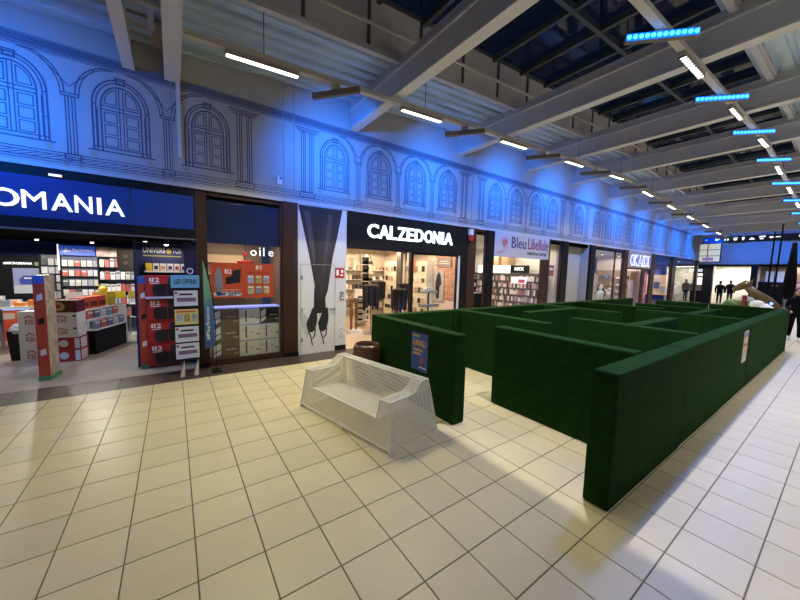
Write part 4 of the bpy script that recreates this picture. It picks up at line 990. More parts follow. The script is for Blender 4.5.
t = thing('key_switch', 'grey key switch and dial on the printed panel below the notice', 'switch', (3.33, FY - .005, 1.26)); obj('plate', MB().box(0, .09, -.03, 0, 0, .10).box(.0, .09, -.03, 0, .13, .20), M_GREY, t); obj('knob', MB().cyl((.045, -.05, .05), (.045, -.03, .05), .03, 10), M_WHITE, t)
t = thing('wall_socket', 'small white double socket low on the printed panel', 'socket', (3.32, FY - .005, .36)); obj('plate', MB().box(0, .1, -.015, 0, 0, .1).box(0, .1, -.015, 0, .12, .22), M_WHITE, t); obj('hole', MB().box(.03, .07, -.017, -.015, .03, .07), M_GREY, t); obj('hole', MB().box(.03, .07, -.017, -.015, .15, .19), M_GREY, t)

# ---------------------------------------------------------------- tights shop
sg = thing('shop_sign', 'black shop sign with glowing white letters CALZEDONIA', 'sign', (3.51, FY, 2.53))
obj('fascia', MB().box(0, 4.05, -.04, .1, 0, .90), M_BLACK, sg)
word = 'CALZEDONIA'; xs = [.54, .88, 1.22, 1.46, 1.78, 2.06, 2.40, 2.73, 3.06, 3.17]; ws_ = [.32, .32, .21, .29, .23, .29, .30, .27, .07, .33]
sign_letters(sg, word, xs, ws_, .30, .35, M_LETTERB, y=-.041, ex=.04, bold=.018)
light('sign_glow', 'AREA', (1.9, -.25, .45), 3, (.85, 1, 1), 2.6, .3, aim=(0, -1, -.3), parent=sg)
room('tights_shop', 3.55, 8.0, 12.6, 2.95, M_CREAM, M_WARMFLOOR, mat('warm_ceiling', (.8, .74, .66), .8), right=False, left=True)
bw = struct('wall_tights_shop_right', MB().box(8.0, 8.1, FY + .3, 12.6, 0, 2.95), M_MORTAR)
bme = MB().cbox(0, .02, 0, .195, 0, .065, .004).mesh('brick'); bme.materials.append(M_BRICKS)
for r_ in range(26):
    for k in range(7):
        y = 7.66 + k * .21 + (.105 if r_ % 2 else 0)
        if y > 9.0: continue
        obj('brick', bme, None, bw, (7.985, y, 1.0 + r_ * .076))
pillar(5.46, 5.56, 'thin black post dividing the tights shop entrance from its window', z1=2.55, m=M_BLACK)
window(3, 5.56, 7.36, .05, 2.53, .04, M_GLASS, fm=M_BLACK, label='display window of the tights shop')
struct('trim_tights_shop', MB().box(7.36, 7.44, FY, FY + .1, 0, 2.53), M_LETTER if 0 else M_WHITE)
pillar(7.44, 7.72, 'black frame post at the far end of the tights shop window', m=M_BLACK, y0=FY - .03)
pillar(7.74, 8.10, 'dark brown pillar between the tights shop and the cosmetics shop')
t = thing('alarm_siren', 'red and white siren box on the brown pillar beside the black sign', 'alarm', (7.70, FY - .05, 3.02)); obj('cap', MB().box(0, .16, -.08, 0, .18, .36), M_WHITE, t); obj('lens', MB().box(0, .16, -.08, 0, 0, .18), M_RED, t)
for k, (x, y) in enumerate(((4.6, 8.6), (5.8, 9.6), (6.9, 8.5), (5.2, 11.2), (7.0, 11.2))): spot(x, y, 2.95, 62, 'warm spotlight in the tights shop ceiling, %s' % ORD[k], (1, .80, .56), 'tights shop spotlights')
# shelves of the tights shop (back wall and right wall)
WC = [mat('warm_pack_%d' % k, c, .5) for k, c in enumerate([(.75, .68, .58), (.6, .45, .34), (.82, .78, .7), (.08, .07, .07), (.5, .3, .22), (.35, .28, .24)])]
shelf_unit('white_shelf', 'white shelf unit of folded goods at the back of the tights shop', 5.0, 12.2, 3.0, [.4, .8, 1.2, 1.6, 2.0], .35, None, M_CARD, back=M_CREAM, top=2.5)
for z in (.4, .8, 1.2, 1.6, 2.0): row('folded_pack', 'folded pack on the white back shelf', 'packet', 'packs on the white back shelf', 5.06, 12.25, z, 15, .13, .22, WC, .06, .12, jit=.5)
shelf_unit('side_shelf', 'white shelf unit on the far side wall of the tights shop behind the racks', 7.98, 9.2, 2.9, [.4, .8, 1.2, 1.6, 2.0], .3, None, M_CARD, rz=H90, back=M_CREAM, top=2.4)
for z in (.4, .8, 1.2, 1.6, 2.0): row('pack', 'pack on the side wall shelf of the tights shop', 'packet', 'packs on the side wall shelf', 7.72, 9.3, z, 13, .14, .22, WC + [M_INK], .07, .1, rz=H90, jit=.4)
def rack(x, y, label, n, hz, rz=0, dark=True):
    t = thing('legwear_rack', label, 'rack', (x, y, 0), rz)
    obj('base', MB().lathe([(.01, 0), (.24, 0), (.24, .02), (.03, .04), (.01, .04)], 16), M_GREY, t); obj('pole', MB().cyl((0, 0, .04), (0, 0, hz), .018, 8), M_GREY, t)
    for k in range(n):
        a = 2 * math.pi * k / n; r_ = .22
        obj('hook', MB().cyl((0, 0, hz - .05), (r_ * math.cos(a), r_ * math.sin(a), hz - .08), .006, 5), M_GREY, t)
    for k in range(n):
        a = 2 * math.pi * k / n; c_, s_ = math.cos(a), math.sin(a); r_ = .22; ln = random.uniform(.55, .8)
        g = obj('legging', MB().tube([(0, -.055, 0), (0, -.06, -ln)], [.05, .03], 8).tube([(0, .055, 0), (0, .06, -ln * .97)], [.05, .03], 8), random.choice([M_INK, M_INK, mat('dark_brown_knit', (.10, .05, .04), .8), mat('navy_knit', (.02, .02, .05), .8)]), t, (r_ * c_, r_ * s_, hz - .1)); g.rotation_euler.z = a
    return t
rack(5.05, 8.75, 'round rack of black leggings nearest the tights shop entrance', 8, 1.62); rack(5.75, 9.5, 'round rack of dark leggings in the middle of the tights shop', 8, 1.72); rack(5.95, 8.5, 'round rack of dark leggings behind the black entrance post', 7, 1.5); rack(6.75, 9.3, 'round rack of dark leggings in front of the side wall shelf', 7, 1.65)
t = thing('tall_stand', 'tall dark stand stepped with small white trays in the tights shop', 'stand', (6.05, 10.9, 0)); obj('panel', MB().box(0, .12, 0, .3, 0, 2.5), M_BLACK, t)
for k in range(6): obj('tray', MB().box(-.05, .35, -.05, .3, .6 + k * .32, .62 + k * .32), M_CARD, t); obj('goods', MB().box(.0, .3, 0, .2, .62 + k * .32, .74 + k * .32), [M_INK, WC[0], WC[3]][k % 3], t)
t = thing('leg_form', 'pair of brown leg display forms on a white plinth inside the entrance', 'display', (4.62, 9.15, 0)); obj('plinth', MB().box(-.15, .25, -.15, .15, 0, .1), M_CARD, t)
for x in (-.05, .13): obj('leg', MB().lathe([(.035, 0), (.04, .1), (.035, .2), (.055, .45), (.06, .55), (.05, .7), (.075, .95), (.08, 1.0)], 10, (x, 0, .1)), mat('patterned_hose', (.20, .11, .07), .6, var=.5, vscale=30), t, smooth=True)
t = thing('slipper_rack', 'low rack of dark slippers inside the tights shop entrance', 'rack', (5.25, 9.95, 0)); obj('frame', MB().box(0, .5, .3, .32, 0, 1.3), M_CARD, t)
for k in range(5): o = obj('slipper', MB().ball((.12, .1, .25 + k * .2), (.12, .05, .04)), M_INK, t)
[obj('shelf_board', MB().box(0, .5, 0, .3, z_, z_ + .015), M_CARD, t) for z_ in (.2, .4, .6, .8, 1.0)]
t = thing('hanging_stockings', 'grey stockings hung high on the back wall of the tights shop', 'stockings', (6.35, 11.9, 2.15)); 
for k in range(3): obj('stocking', MB().tube([(k * .25, 0, .5), (k * .25 + .02, 0, .15), (k * .25 + .12, -.02, .05)], [.07, .05, .04], 8), [mat('grey_knit', (.25, .24, .22), .8), M_CARD, mat('grey_knit', (.25, .24, .22))][k], t)
obj('bar', MB().cyl((-.1, 0, .5), (.7, 0, .5), .01, 6).cyl((-.05, 0, .5), (-.05, 0, .8), .005, 5).cyl((.65, 0, .5), (.65, 0, .8), .005, 5), M_GREY, t)
t = thing('dark_column', 'dark column with a bright edge in the tights shop behind the entrance post', 'column', (7.4, 10.5, 0)); obj('shaft', MB().box(0, .3, 0, .3, 0, 2.9), mat('dark_grey_column', (.10, .085, .08), .5), t); obj('edge_strip', MB().box(.1, .2, -.01, 0, .2, 2.7), M_WHITE, t)
t = thing('wall_plaque', 'grey mauve plaque high on the brick wall of the tights shop', 'sign', (7.97, 8.95, 2.18), -H90); obj('board', MB().box(0, .72, -.02, 0, 0, .34), mat('mauve_board', (.26, .20, .22), .5), t); obj('line', MB().rect(.1, .62, .12, .14, -.021).rect(.16, .56, .2, .22, -.021), WC[0], t)
t = thing('wall_poster', 'tall poster of a dark dressed figure on the brick wall of the tights shop', 'poster', (7.97, 9.15, .92), -H90); obj('sheet', MB().box(0, .58, -.015, 0, 0, 1.15), mat('poster_grey', (.42, .38, .40), .5), t); obj('figure_print', MB().poly([(.2, -.016, .1), (.34, -.016, .1), (.36, -.016, .55), (.46, -.016, .65), (.40, -.016, .95), (.3, -.016, 1.1), (.2, -.016, .95), (.12, -.016, .6)]), M_INK, t)
t = thing('orange_poster', 'small orange poster in the tights shop window', 'poster', (7.60, 10.2, 1.95), -H90); obj('sheet', MB().box(0, .35, -.01, 0, 0, .55), mat('orange_print', (.65, .16, .06), .5), t); obj('figure_print', MB().rect(.12, .22, .15, .4, -.011), WC[0], t)
t = thing('mannequin_torso', 'white reclining display form on a dark rack in the tights shop window', 'display', (6.85, 8.1, 1.35)); obj('form', MB().tube([(-.3, 0, .0), (-.1, 0, .06), (.1, 0, .05), (.35, 0, -.02)], [.05, .10, .09, .05], 10), mat('silver_form', (.55, .55, .56), .35), t, smooth=True); obj('stand', MB().cyl((0, 0, -1.35), (0, 0, 0), .03, 8), M_BLACK, t); obj('lower_rack', MB().box(-.3, .4, -.1, .15, -.5, -.42), M_GREY, t)

# ---------------------------------------------------------------- cosmetics shop
window(4, 8.10, 8.66, .05, 3.42, .04, M_GLASS, label='narrow window beside the cosmetics shop sign')
pillar(8.66, 9.02, 'black pilaster left of the cosmetics shop sign', m=M_BLACK)
sg = thing('shop_sign', 'pale lilac shop sign reading Bleu Libellule with a pink dragonfly', 'sign', (9.02, FY, 2.60))
obj('board', MB().box(0, 3.36, -.05, .06, 0, .83), mat('lilac_board', (.46, .45, .54), .6), sg)
text('lettering', 'Bleu', .40, mat('slate_violet', (.09, .08, .20), .5), sg, (.92, -.051, .33), .008, .01, width=.88); text('lettering', 'Libellule', .42, mat('plum', (.26, .07, .17), .5), sg, (1.92, -.051, .33), .008, .01, width=1.36)
text('lettering', 'PASSION DE COIFFURE', .11, M_INK, sg, (1.90, -.051, .13), .004, .02, width=1.30)
pk = mat('pink_wing', (.5, .16, .2), .5)
for k, (a, l) in enumerate(((1.05, .42), (1.45, .46), (1.9, .40))):
    bx_, bz_ = .52, .30; dx, dz = math.cos(a), math.sin(a)
    obj('dragonfly_wing', MB().prism([(bx_, bz_), (bx_ + dx * l * .5 + dz * .07, bz_ + dz * l * .5 - dx * .07), (bx_ + dx * l, bz_ + dz * l), (bx_ + dx * l * .5 - dz * .07, bz_ + dz * l * .5 + dx * .07)], -.054 - k * .001, -.051), pk, sg)
obj('dragonfly_body', MB().line([(.14, .12), (.4, .17), (.62, .28), (.72, .36)], .035, -.056), pk, sg)
pillar(11.95, 12.36, 'brown pillar under the far end of the lilac sign', z1=2.6); pillar(12.38, 12.5, 'slim dark post beside the lilac sign')
window(5, 12.5, 13.45, .05, 3.42, .04, M_GLASS, label='narrow window beyond the lilac sign'); pillar(13.45, 13.92, 'black pilaster at the far end of the cosmetics shop', m=M_BLACK)
room('cosmetics_shop', 8.1, 14.0, 13.0, 3.35, mat('pale_wall', (.74, .70, .62), .8), mat('pale_floor', (.5, .46, .4), .4), mat('pale_ceiling', (.74, .72, .68), .8), left=False)
for k, (x, y) in enumerate(((9.2, 9), (11.3, 9.2), (12.9, 8.8), (11.8, 11.2), (13.2, 10.6))): spot(x, y, 3.35, 52, 'spotlight in the cosmetics shop ceiling, %s' % ORD[k], (1, .88, .74), 'cosmetics shop spotlights')
CC = [mat('bottle_%d' % k, c, .4) for k, c in enumerate([(.75, .72, .7), (.45, .16, .2), (.03, .03, .035), (.55, .42, .3), (.22, .15, .18), (.05, .045, .05), (.4, .4, .45), (.8, .78, .76)])]
shelf_unit('cosmetics_wall', 'long wall shelf full of bottles in the cosmetics shop under the white header', 13.95, 8.2, 4.6, [.35, .68, 1.01, 1.34, 1.67], .35, None, M_BLACK, rz=H90, back=mat('shelf_back', (.10, .08, .08), .6), top=2.04)
for z in (.35, .68, 1.01, 1.34, 1.67): row('bottle_pack', 'small bottle pack on the long cosmetics wall shelf', 'bottle', 'bottle packs on the cosmetics wall', 13.62, 8.28, z, 44, .086, .27, CC, .013, .06, rz=H90, jit=.4)
hd = thing('lit_header', 'white glowing header above the cosmetics wall shelf', 'sign', (13.52, 11.9, 2.05), -H90); obj('panel', MB().box(0, 2.0, 0, .06, 0, .36), mat('lit_white', (.9, .9, .88), .4, emit=1.6, ecol=(1, .98, .94)), hd); obj('edge', MB().box(0, 2.0, -.01, 0, -.03, 0), M_CARD, hd)
hd = thing('black_header', 'black header with the white letters NYX in the cosmetics shop', 'sign', (13.52, 9.85, 2.05), -H90); obj('panel', MB().box(0, 1.0, 0, .06, 0, .36), M_BLACK, hd); text('lettering', 'NYX', .16, M_LETTER, hd, (.25, -.002, .12), .004, .03, width=.5)
hd = thing('beauty_screen', 'small lit picture of a face panel in the cosmetics wall', 'screen', (13.5, 9.75, 1.55), -H90); obj('panel', MB().box(0, .8, 0, .05, 0, .32), mat('pink_screen', (.7, .5, .55), .4, emit=.7, ecol=(.9, .75, .8)), hd); obj('picture', MB().rect(.4, .74, .04, .2, -.002), mat('magenta_print', (.5, .08, .2), .5), hd)
for k in range(4): tag(obj('shipping_carton', MB().cbox(0, .5, 0, .4, 0, .22, .005), mat('kraft', (.5, .33, .18), .7), None, (13.4, 9.9 + (k % 2) * .6, 2.41 + (k // 2) * .22)), 'brown carton stored above the white header, %s' % ['near lower', 'far lower', 'near upper', 'far upper'][k], 'box', 'cartons above the cosmetics shelf')
shelf_unit('cosmetics_gondola', 'low gondola of bottles behind the narrow window of the cosmetics shop', 9.6, 9.9, 1.6, [.35, .7, 1.05, 1.4], .3, None, M_BLACK, back=mat('shelf_back', (.4, .34, .3)), top=1.72)
for z in (.35, .7, 1.05, 1.4): row('tube_pack', 'small tube pack on the gondola behind the narrow window', 'tube', 'tube packs on the gondola', 9.65, 9.92, z, 11, .11, .24, CC, .03, .08, jit=.4)
t = thing('window_notice', 'red notice in the narrow window beyond the lilac sign', 'sign', (12.62, FY + .1, 1.95)); obj('sheet', MB().box(0, .5, 0, .01, 0, .45), mat('rose_print', (.5, .14, .2), .5), t); obj('line', MB().rect(.08, .42, .25, .35, -.001), M_WHITEINK, t)
t = thing('counter_block', 'black counter block behind the narrow window of the cosmetics shop', 'counter', (8.75, 8.0, 0)); obj('body', MB().box(0, .6, 0, .5, 0, 1.25), M_BLACK, t); obj('top', MB().box(-.02, .62, -.02, .52, 1.25, 1.28), M_GREY, t)
for k, (x, m) in enumerate(((9.6, M_CARD), (9.95, mat('rose_print', (.5, .14, .2))), (10.3, M_RED))): t = thing('promo_sign', ['white', 'pink', 'red'][k] + ' promotion sign standing inside the cosmetics shop door', 'sign', (x, 8.3 + k * .2, 0)); obj('card', MB().box(0, .3, 0, .02, 1.0 - k * .1, 1.35 - k * .1), m, t); obj('post', MB().box(.13, .17, .01, .03, 0, 1.0), M_GREY, t)

# ---------------------------------------------------------------- white recess
struct('wall_recess_back', MB().box(13.92, 15.95, FY + .40, FY + .5, 0, 3.44), M_WALL); struct('wall_recess_side', MB().box(15.90, 16.0, FY + .06, FY + .5, 0, 3.44), M_WALL); struct('floor_recess', MB().box(13.92, 15.95, FY, FY + .5, -.05, 0), M_STRIP)
pillar(15.95, 16.42, 'black pilaster between the white recess and the kids clothes shop', m=M_BLACK)

# ---------------------------------------------------------------- kids clothes shop
window(6, 16.42, 19.7, .05, 3.42, .05, M_GLASS, mull=(18.75,), label='wide display window of the kids clothes shop')
pillar(19.7, 20.2, 'dark brown pillar before the lit kids shop sign')
sg = thing('shop_sign', 'white sign with blue glowing letters OKAIDI over the kids shop door', 'sign', (20.2, FY, 2.50)); obj('board', MB().box(0, 3.4, -.02, .08, .02, .92), mat('warm_grey_board', (.36, .30, .27), .6), sg); obj('rail', MB().box(0, 3.4, -.03, .08, -.06, .02), M_BLACK, sg)
xs = [.36, .95, 1.5, 2.12, 2.36, 2.95]; wd = [.5, .48, .54, .14, .5, .14]
for ch, x, w_ in zip('OKAIDI', xs, wd): text('letter_halo', ch, .62, M_LETTER, sg, (x - .03, -.022, .13), .01, .05, width=w_ + .06); text('letter', ch, .52, mat('letter_blue', (.03, .05, .5), .4, emit=.8, ecol=(.05, .08, .8)), sg, (x + .02, -.034, .18), .012, .0, width=w_ * .86)
pillar(22.35, 22.7, 'dark door post in the kids shop entrance', z1=2.45); pillar(23.6, 24.25, 'dark brown pillar after the kids shop sign')
t = thing('pink_banner', 'tall pink and white banner in the kids shop doorway', 'banner', (22.85, FY + .1, .1)); obj('sheet', MB().box(0, .7, 0, .02, 0, 2.3), mat('pink_banner', (.6, .22, .3), .6, var=.5, vscale=3), t); obj('rail', MB().box(-.02, .72, -.01, .03, 2.3, 2.34), M_GREY, t)
window(7, 24.25, 27.5, .05, 3.42, .05, M_GLASS, label='navy display window after the kids shop door'); pillar(27.5, 28.2, 'dark pillar between the last two windows of the shop row', m=M_BLACK)
window(8, 28.2, 33.2, .05, 3.42, .06, M_GLASS, mull=(), label='last clear display window at the end of the shop row'); pillar(33.2, 33.6, 'slim dark post closing the shop row', m=M_BLACK)
room('kids_shop', 16.42, 24.0, 11.5, 3.40, mat('kids_wall', (.74, .68, .66), .8), mat('kids_floor', (.55, .5, .45), .4), mat('kids_ceiling', (.72, .7, .68), .8), left=False)
for k, (x, y) in enumerate(((17.5, 8.4), (19.3, 8.6), (21.2, 9), (23, 8.8), (20, 10.5))): spot(x, y, 3.40, 52, 'spotlight in the kids shop ceiling, %s' % ORD[k], (1, .88, .78), 'kids shop spotlights')
struct('wall_kids_shop_near', MB().box(16.30, 16.40, FY + .5, 11.5, 0, 3.4), mat('kids_wall', (.74, .68, .66))); struct('wall_navy_display', MB().box(24.3, 28.0, 9.4, 9.5, 0, 3.4), mat('navy_display', (.03, .05, .28), .6)); struct('ceiling_navy_display', MB().box(24.0, 33.4, FY + .3, 11.5, 3.40, 3.5), M_NAVY); struct('floor_navy_display', MB().box(24.0, 33.6, FY, 11.5, -.05, -.001), M_SHOPFLOOR)
struct('wall_end_display', MB().box(28.0, 33.6, 11.4, 11.5, 0, 3.4), mat('kids_wall', (.74, .68, .66))); struct('wall_end_divider', MB().box(27.95, 28.05, FY + .3, 11.4, 0, 3.4), mat('navy_display', (.03, .05, .28)))
spot(26, 8.5, 3.40, 70, 'spotlight over the navy display'); spot(30, 9, 3.40, 90, 'spotlight over the last window'); spot(32.4, 8.2, 3.40, 60, 'spotlight at the very end of the row')
t = thing('lit_niche', 'warm lit niche with pink goods on the navy display wall', 'niche', (27.85, 8.75, .8), -H90); obj('panel', MB().box(0, 1.2, 0, .08, 0, 1.4), mat('warm_niche', (.7, .45, .3), .5, emit=.45, ecol=(1, .6, .35)), t)
for k in range(3): obj('goods', MB().box(.1 + k * .38, .4 + k * .38, -.15, 0, .15 + .3 * (k % 2), .6 + .3 * (k % 2)), [mat('pink_goods', (.6, .3, .34), .6), GC[6], M_CARD][k], t)
t = thing('red_stand', 'thin red frame standing in the navy display window', 'frame', (25.2, 8.3, 0)); obj('bar', MB().box(0, .05, 0, .05, 0, 1.3).box(.75, .8, 0, .05, 0, 1.3).box(.05, .75, 0, .05, 1.25, 1.3), M_RED, t); obj('foot', MB().box(-.05, .85, -.1, .15, 0, .02), M_GREY, t)
t = thing('bench_display', 'low blue bench in the navy display window', 'bench', (25.4, 8.8, 0)); obj('seat', MB().box(0, 1.8, 0, .4, .5, .56), GC[6], t)
for x in (.1, 1.6): obj('leg', MB().box(x, x + .08, .1, .3, 0, .5), M_GREY, t)
for k, z in enumerate((.9, 1.4, 1.9)): t = thing('globe', 'pale round globe hanging in the navy display window, %s one' % RW[k], 'ornament', (24.7 + .38 * k, 8.4, z)); obj('shell', MB().ball((0, 0, 0), .17, 12, 8), M_CARD, t, smooth=True); obj('cord', MB().cyl((0, 0, .17), (0, 0, 3.4 - z), .01, 5), M_INK, t)

def mannequin(x, y, label, top, legs, rz=0, h=1.0, head=M_WHITE, arms=True):
    """shop figure: one lathe-like body, clothed in two pieces"""
    t = thing('mannequin', label, 'mannequin', (x, y, 0), rz); s = h
    b = MB()
    for sx in (-.09, .09): b.tube([(sx * s, -.03 * s, .02), (sx * s, 0, .08 * s), (sx * s, 0, .45 * s), (sx * .9 * s, 0, .85 * s)], [.04 * s, .05 * s, .06 * s, .09 * s], 8)
    obj('trousers', b, legs, t, smooth=True)
    obj('jacket', MB().lathe([(.10 * s, .78 * s), (.18 * s, .80 * s), (.17 * s, 1.0 * s), (.19 * s, 1.25 * s), (.20 * s, 1.38 * s), (.12 * s, 1.46 * s), (.06 * s, 1.48 * s)], 12), top, t, smooth=True)
    for sx in (-1, 1): obj('sleeve', MB().tube([(sx * .19 * s, 0, 1.40 * s), (sx * .25 * s, .02, 1.1 * s), (sx * .24 * s, -.05, .82 * s)], [.065 * s, .055 * s, .04 * s], 8), top, t, smooth=True)
    obj('head', MB().ball((0, 0, 1.62 * s), (.085 * s, .10 * s, .125 * s), 12, 8).cyl((0, 0, 1.45 * s), (0, 0, 1.55 * s), .05 * s, 8), head, t, smooth=True)
    obj('base', MB().lathe([(.01, 0), (.2, 0), (.2, .02), (.01, .02)], 14), M_GREY, t)
mannequin(18.3, 7.72, 'small mannequin in a white top in the wide kids shop window', M_CARD, GC[2], h=.85); mannequin(18.95, 7.95, 'small mannequin in a dark dress behind the white one', M_INK, GC[1], h=.9); mannequin(19.45, 7.75, 'small mannequin in pale clothes beside the dark pillar', WC[0], GC[5], h=.8)
mannequin(31.0, 7.75, 'mannequin in a pink coat in the last window of the row', mat('pink_coat', (.55, .20, .17), .7), M_INK); mannequin(32.3, 8.1, 'mannequin in pale clothes far back in the last window', GC[0], M_INK)
t = thing('dark_plinth', 'black plinth beside the mannequin in pink', 'plinth', (31.4, 7.55, 0)); obj('block', MB().cbox(0, .9, 0, .5, 0, .9, .01), M_BLACK, t); obj('goods', MB().cbox(.2, .6, .1, .4, .9, 1.25, .05), M_INK, t)
shelf_unit('kids_side_shelf', 'pale shelf unit on the side wall of the kids shop', 23.98, 8.0, 3.2, [.5, .95, 1.4, 1.85], .35, None, M_CARD, rz=H90, back=WC[5], top=2.4)
for z in (.5, .95, 1.4, 1.85): row('small_garment', 'small folded garment on the kids side shelf', 'garment', 'small garments on the kids side shelf', 23.66, 8.1, z, 9, .26, .26, [GC[0], M_CARD, WC[4], GC[6], M_INK, WC[1], GC[2]], .08, .2, rz=H90, jit=.6)
t = thing('pattern_print', 'tall print of pale figures on the pillar side of the wide kids window', 'poster', (16.75, 7.62, 0)); obj('sheet', MB().box(0, .9, 0, .02, 0, 2.1), mat('peach_print', (.62, .50, .46), .6, var=.5, vscale=4), t); obj('frame', MB().box(-.02, .92, -.005, .025, 2.1, 2.14), M_GREY, t)
t = thing('blue_poster', 'blue and white hanging poster high in the wide kids window', 'poster', (18.0, 8.3, 2.2)); obj('sheet', MB().box(0, 1.0, 0, .02, 0, .8), mat('blue_poster_print', (.12, .2, .6), .6, var=.5, vscale=3), t); obj('cord', MB().cyl((.5, .01, .8), (.5, .01, 1.2), .01, 5), M_INK, t)
t = thing('rose_panel', 'pale rose panel standing inside the kids shop door', 'panel', (21.9, 7.7, 0)); obj('sheet', MB().box(0, .9, 0, .05, 0, 2.3), mat('rose_panel', (.58, .46, .44), .6), t); obj('base', MB().box(-.05, .95, -.1, .15, 0, .03), M_GREY, t)
shelf_unit('kids_shelf', 'pale shelf unit of folded kids clothes at the back of the kids shop', 20.4, 11.1, 3.4, [.5, .95, 1.4, 1.85], .35, None, M_CARD, back=WC[0], top=2.4)
for z in (.5, .95, 1.4, 1.85): row('folded_garment', 'folded garment on the pale kids shop shelf', 'garment', 'folded garments in the kids shop', 20.5, 11.15, z, 9, .28, .22, [GC[0], M_CARD, WC[4], GC[6], M_INK, WC[1]], .08, .2, jit=.5)
t = thing('hanging_rail', 'clothes rail with small garments just inside the wide kids window', 'rail', (18.9, 9.3, 0)); obj('bar', MB().cyl((0, 0, 1.3), (1.6, 0, 1.3), .02, 8), M_GREY, t)
for x in (0, 1.6): obj('leg', MB().cyl((x, 0, 0), (x, 0, 1.3), .02, 8), M_GREY, t)
for k in range(9): obj('garment', MB().cbox(.1 + k * .16, .16 + k * .16, -.18, .18, .65, 1.26, .02), random.choice([WC[1], M_CARD, GC[0], WC[4], GC[5]]), t)

# ================================================================== FAR END
FX = 36.0
struct('wall_far', MB().box(FX, FX + .3, -7, 12, 3.1, 9), mat('far_wall_paint', (.36, .37, .42), .8)); struct('wall_passage', MB().box(33.6, FX, 11.9, 12, 0, 9), M_WALL); struct('floor_passage', MB().box(33.6, FX, 6.63, 12, -.05, -.001), M_TILE); struct('ceiling_passage', MB().box(33.6, 36.5, FY, 12, 8.15, 8.25), M_UPST)
# lit upper window
uw = estruct('window_9', 'lit upper window with dark bars on the far wall'); lit = mat('lit_pane', (.6, .6, .45), .5, emit=.42, ecol=(.85, .85, .62))
for a in range(2):
    for b in range(3): obj('pane', MB().box(FX - .03, FX - .01, 8.1 - (a + 1) * .78 + .03, 8.1 - a * .78 - .03, 3.42 + b * .49, 3.42 + b * .49 + .45), lit, uw)
obj('frame', MB().box(FX - .02, FX, 6.5, 8.15, 3.36, 4.93), M_BLACK, uw); obj('poster', MB().box(FX - .04, FX - .03, 6.95, 7.6, 3.5, 3.75), mat('violet_patch', (.3, .16, .45), .5, emit=.3, ecol=(.5, .3, .8)), uw)
# black shop with white and red sign
t = thing('shop_sign', 'black far shop sign with white letters and a red logo', 'sign', (FX - .06, 8.6, 2.45), -H90); obj('fascia', MB().box(0, 1.75, 0, .06, 0, .62), M_BLACK, t)
text('lettering', 'CYRBO', .22, M_LETTER, t, (.25, -.003, .14), .004, .03, width=.85); obj('logo', MB().prism([(1.20, .12), (1.55, .12), (1.64, .24), (1.55, .36), (1.20, .36)], -.006, -.002), mat('red_logo', (.6, .02, .04), .5, emit=.7, ecol=(.9, .03, .06)), t)
pillar(FX - .1, FX + .3, 'wide black pillar beside the white far shop opening', 6.85, 7.45, 3.1, M_BLACK); pillar(FX - .1, FX + .3, 'black pillar at the other side of the white far shop opening', 4.42, 4.75, 3.1, M_BLACK)
struct('floor_far_shop', MB().box(FX, 40, -7, 12, -.05, -.001), M_SHOPFLOOR); struct('ceiling_far_shop', MB().box(FX, 40, -7, 12, 3.1, 3.2), M_MATTBLACK)
struct('wall_far_shop_back', MB().box(38.5, 38.6, 4.5, 7.2, 0, 3.1), mat('far_shop_white', (.80, .77, .66), .8)); struct('wall_far_shop_side', MB().box(FX, 38.5, 7.1, 7.2, 0, 3.1), mat('far_shop_white', (.80, .77, .66))); struct('wall_far_shop_other', MB().box(FX, 38.5, 4.5, 4.6, 0, 3.1), mat('far_shop_white', (.80, .77, .66)))
light('far_shop_lamp', 'AREA', (37.3, 5.8, 3.05), 95, (1, .95, .84), 1.6, 1.6, aim=(0, 0, -1))
mannequin(36.9, 6.5, 'dark clothed headless-looking figure in the white far shop', M_CLOTH, M_CLOTH, H90, 1.08, M_CLOTH); mannequin(37.2, 5.95, 'slimmer dark clothed figure in the white far shop', M_CLOTH, mat('dark_olive', (.04, .045, .03), .8), H90 + .5, 1.12, M_HAIR)
struct('wall_far_shop_dark', MB().box(38.5, 38.6, 7.2, 12, 0, 3.1), mat('far_dim', (.16, .14, .12), .8)); light('far_shop_lamp', 'AREA', (37.3, 8.2, 3.0), 30, (1, .95, .84), 1.0, 1.0, aim=(0, 0, -1))
t = thing('lit_box', 'pale lit panel over the counter of the black far shop', 'panel', (37.6, 8.2, 1.5), -H90); obj('panel', MB().box(0, 1.0, 0, .1, .75, 1.35), mat('pale_lit', (.6, .58, .46), .5, emit=.5, ecol=(.9, .88, .7)), t); [obj('lamp', MB().box(a_, a_ + .4, -.05, 0, .0, .6), mat('pale_lit2', (.8, .8, .78), .5, emit=.8, ecol=(1, 1, .95)), t) for a_ in (.05, .55)]
t = thing('far_counter', 'dark counter in the black far shop', 'counter', (36.8, 7.6, 0)); obj('body', MB().box(0, .6, 0, 1.4, 0, 1.0), M_BLACK, t); obj('top', MB().box(-.03, .63, -.03, 1.43, 1.0, 1.05), M_GREY, t)
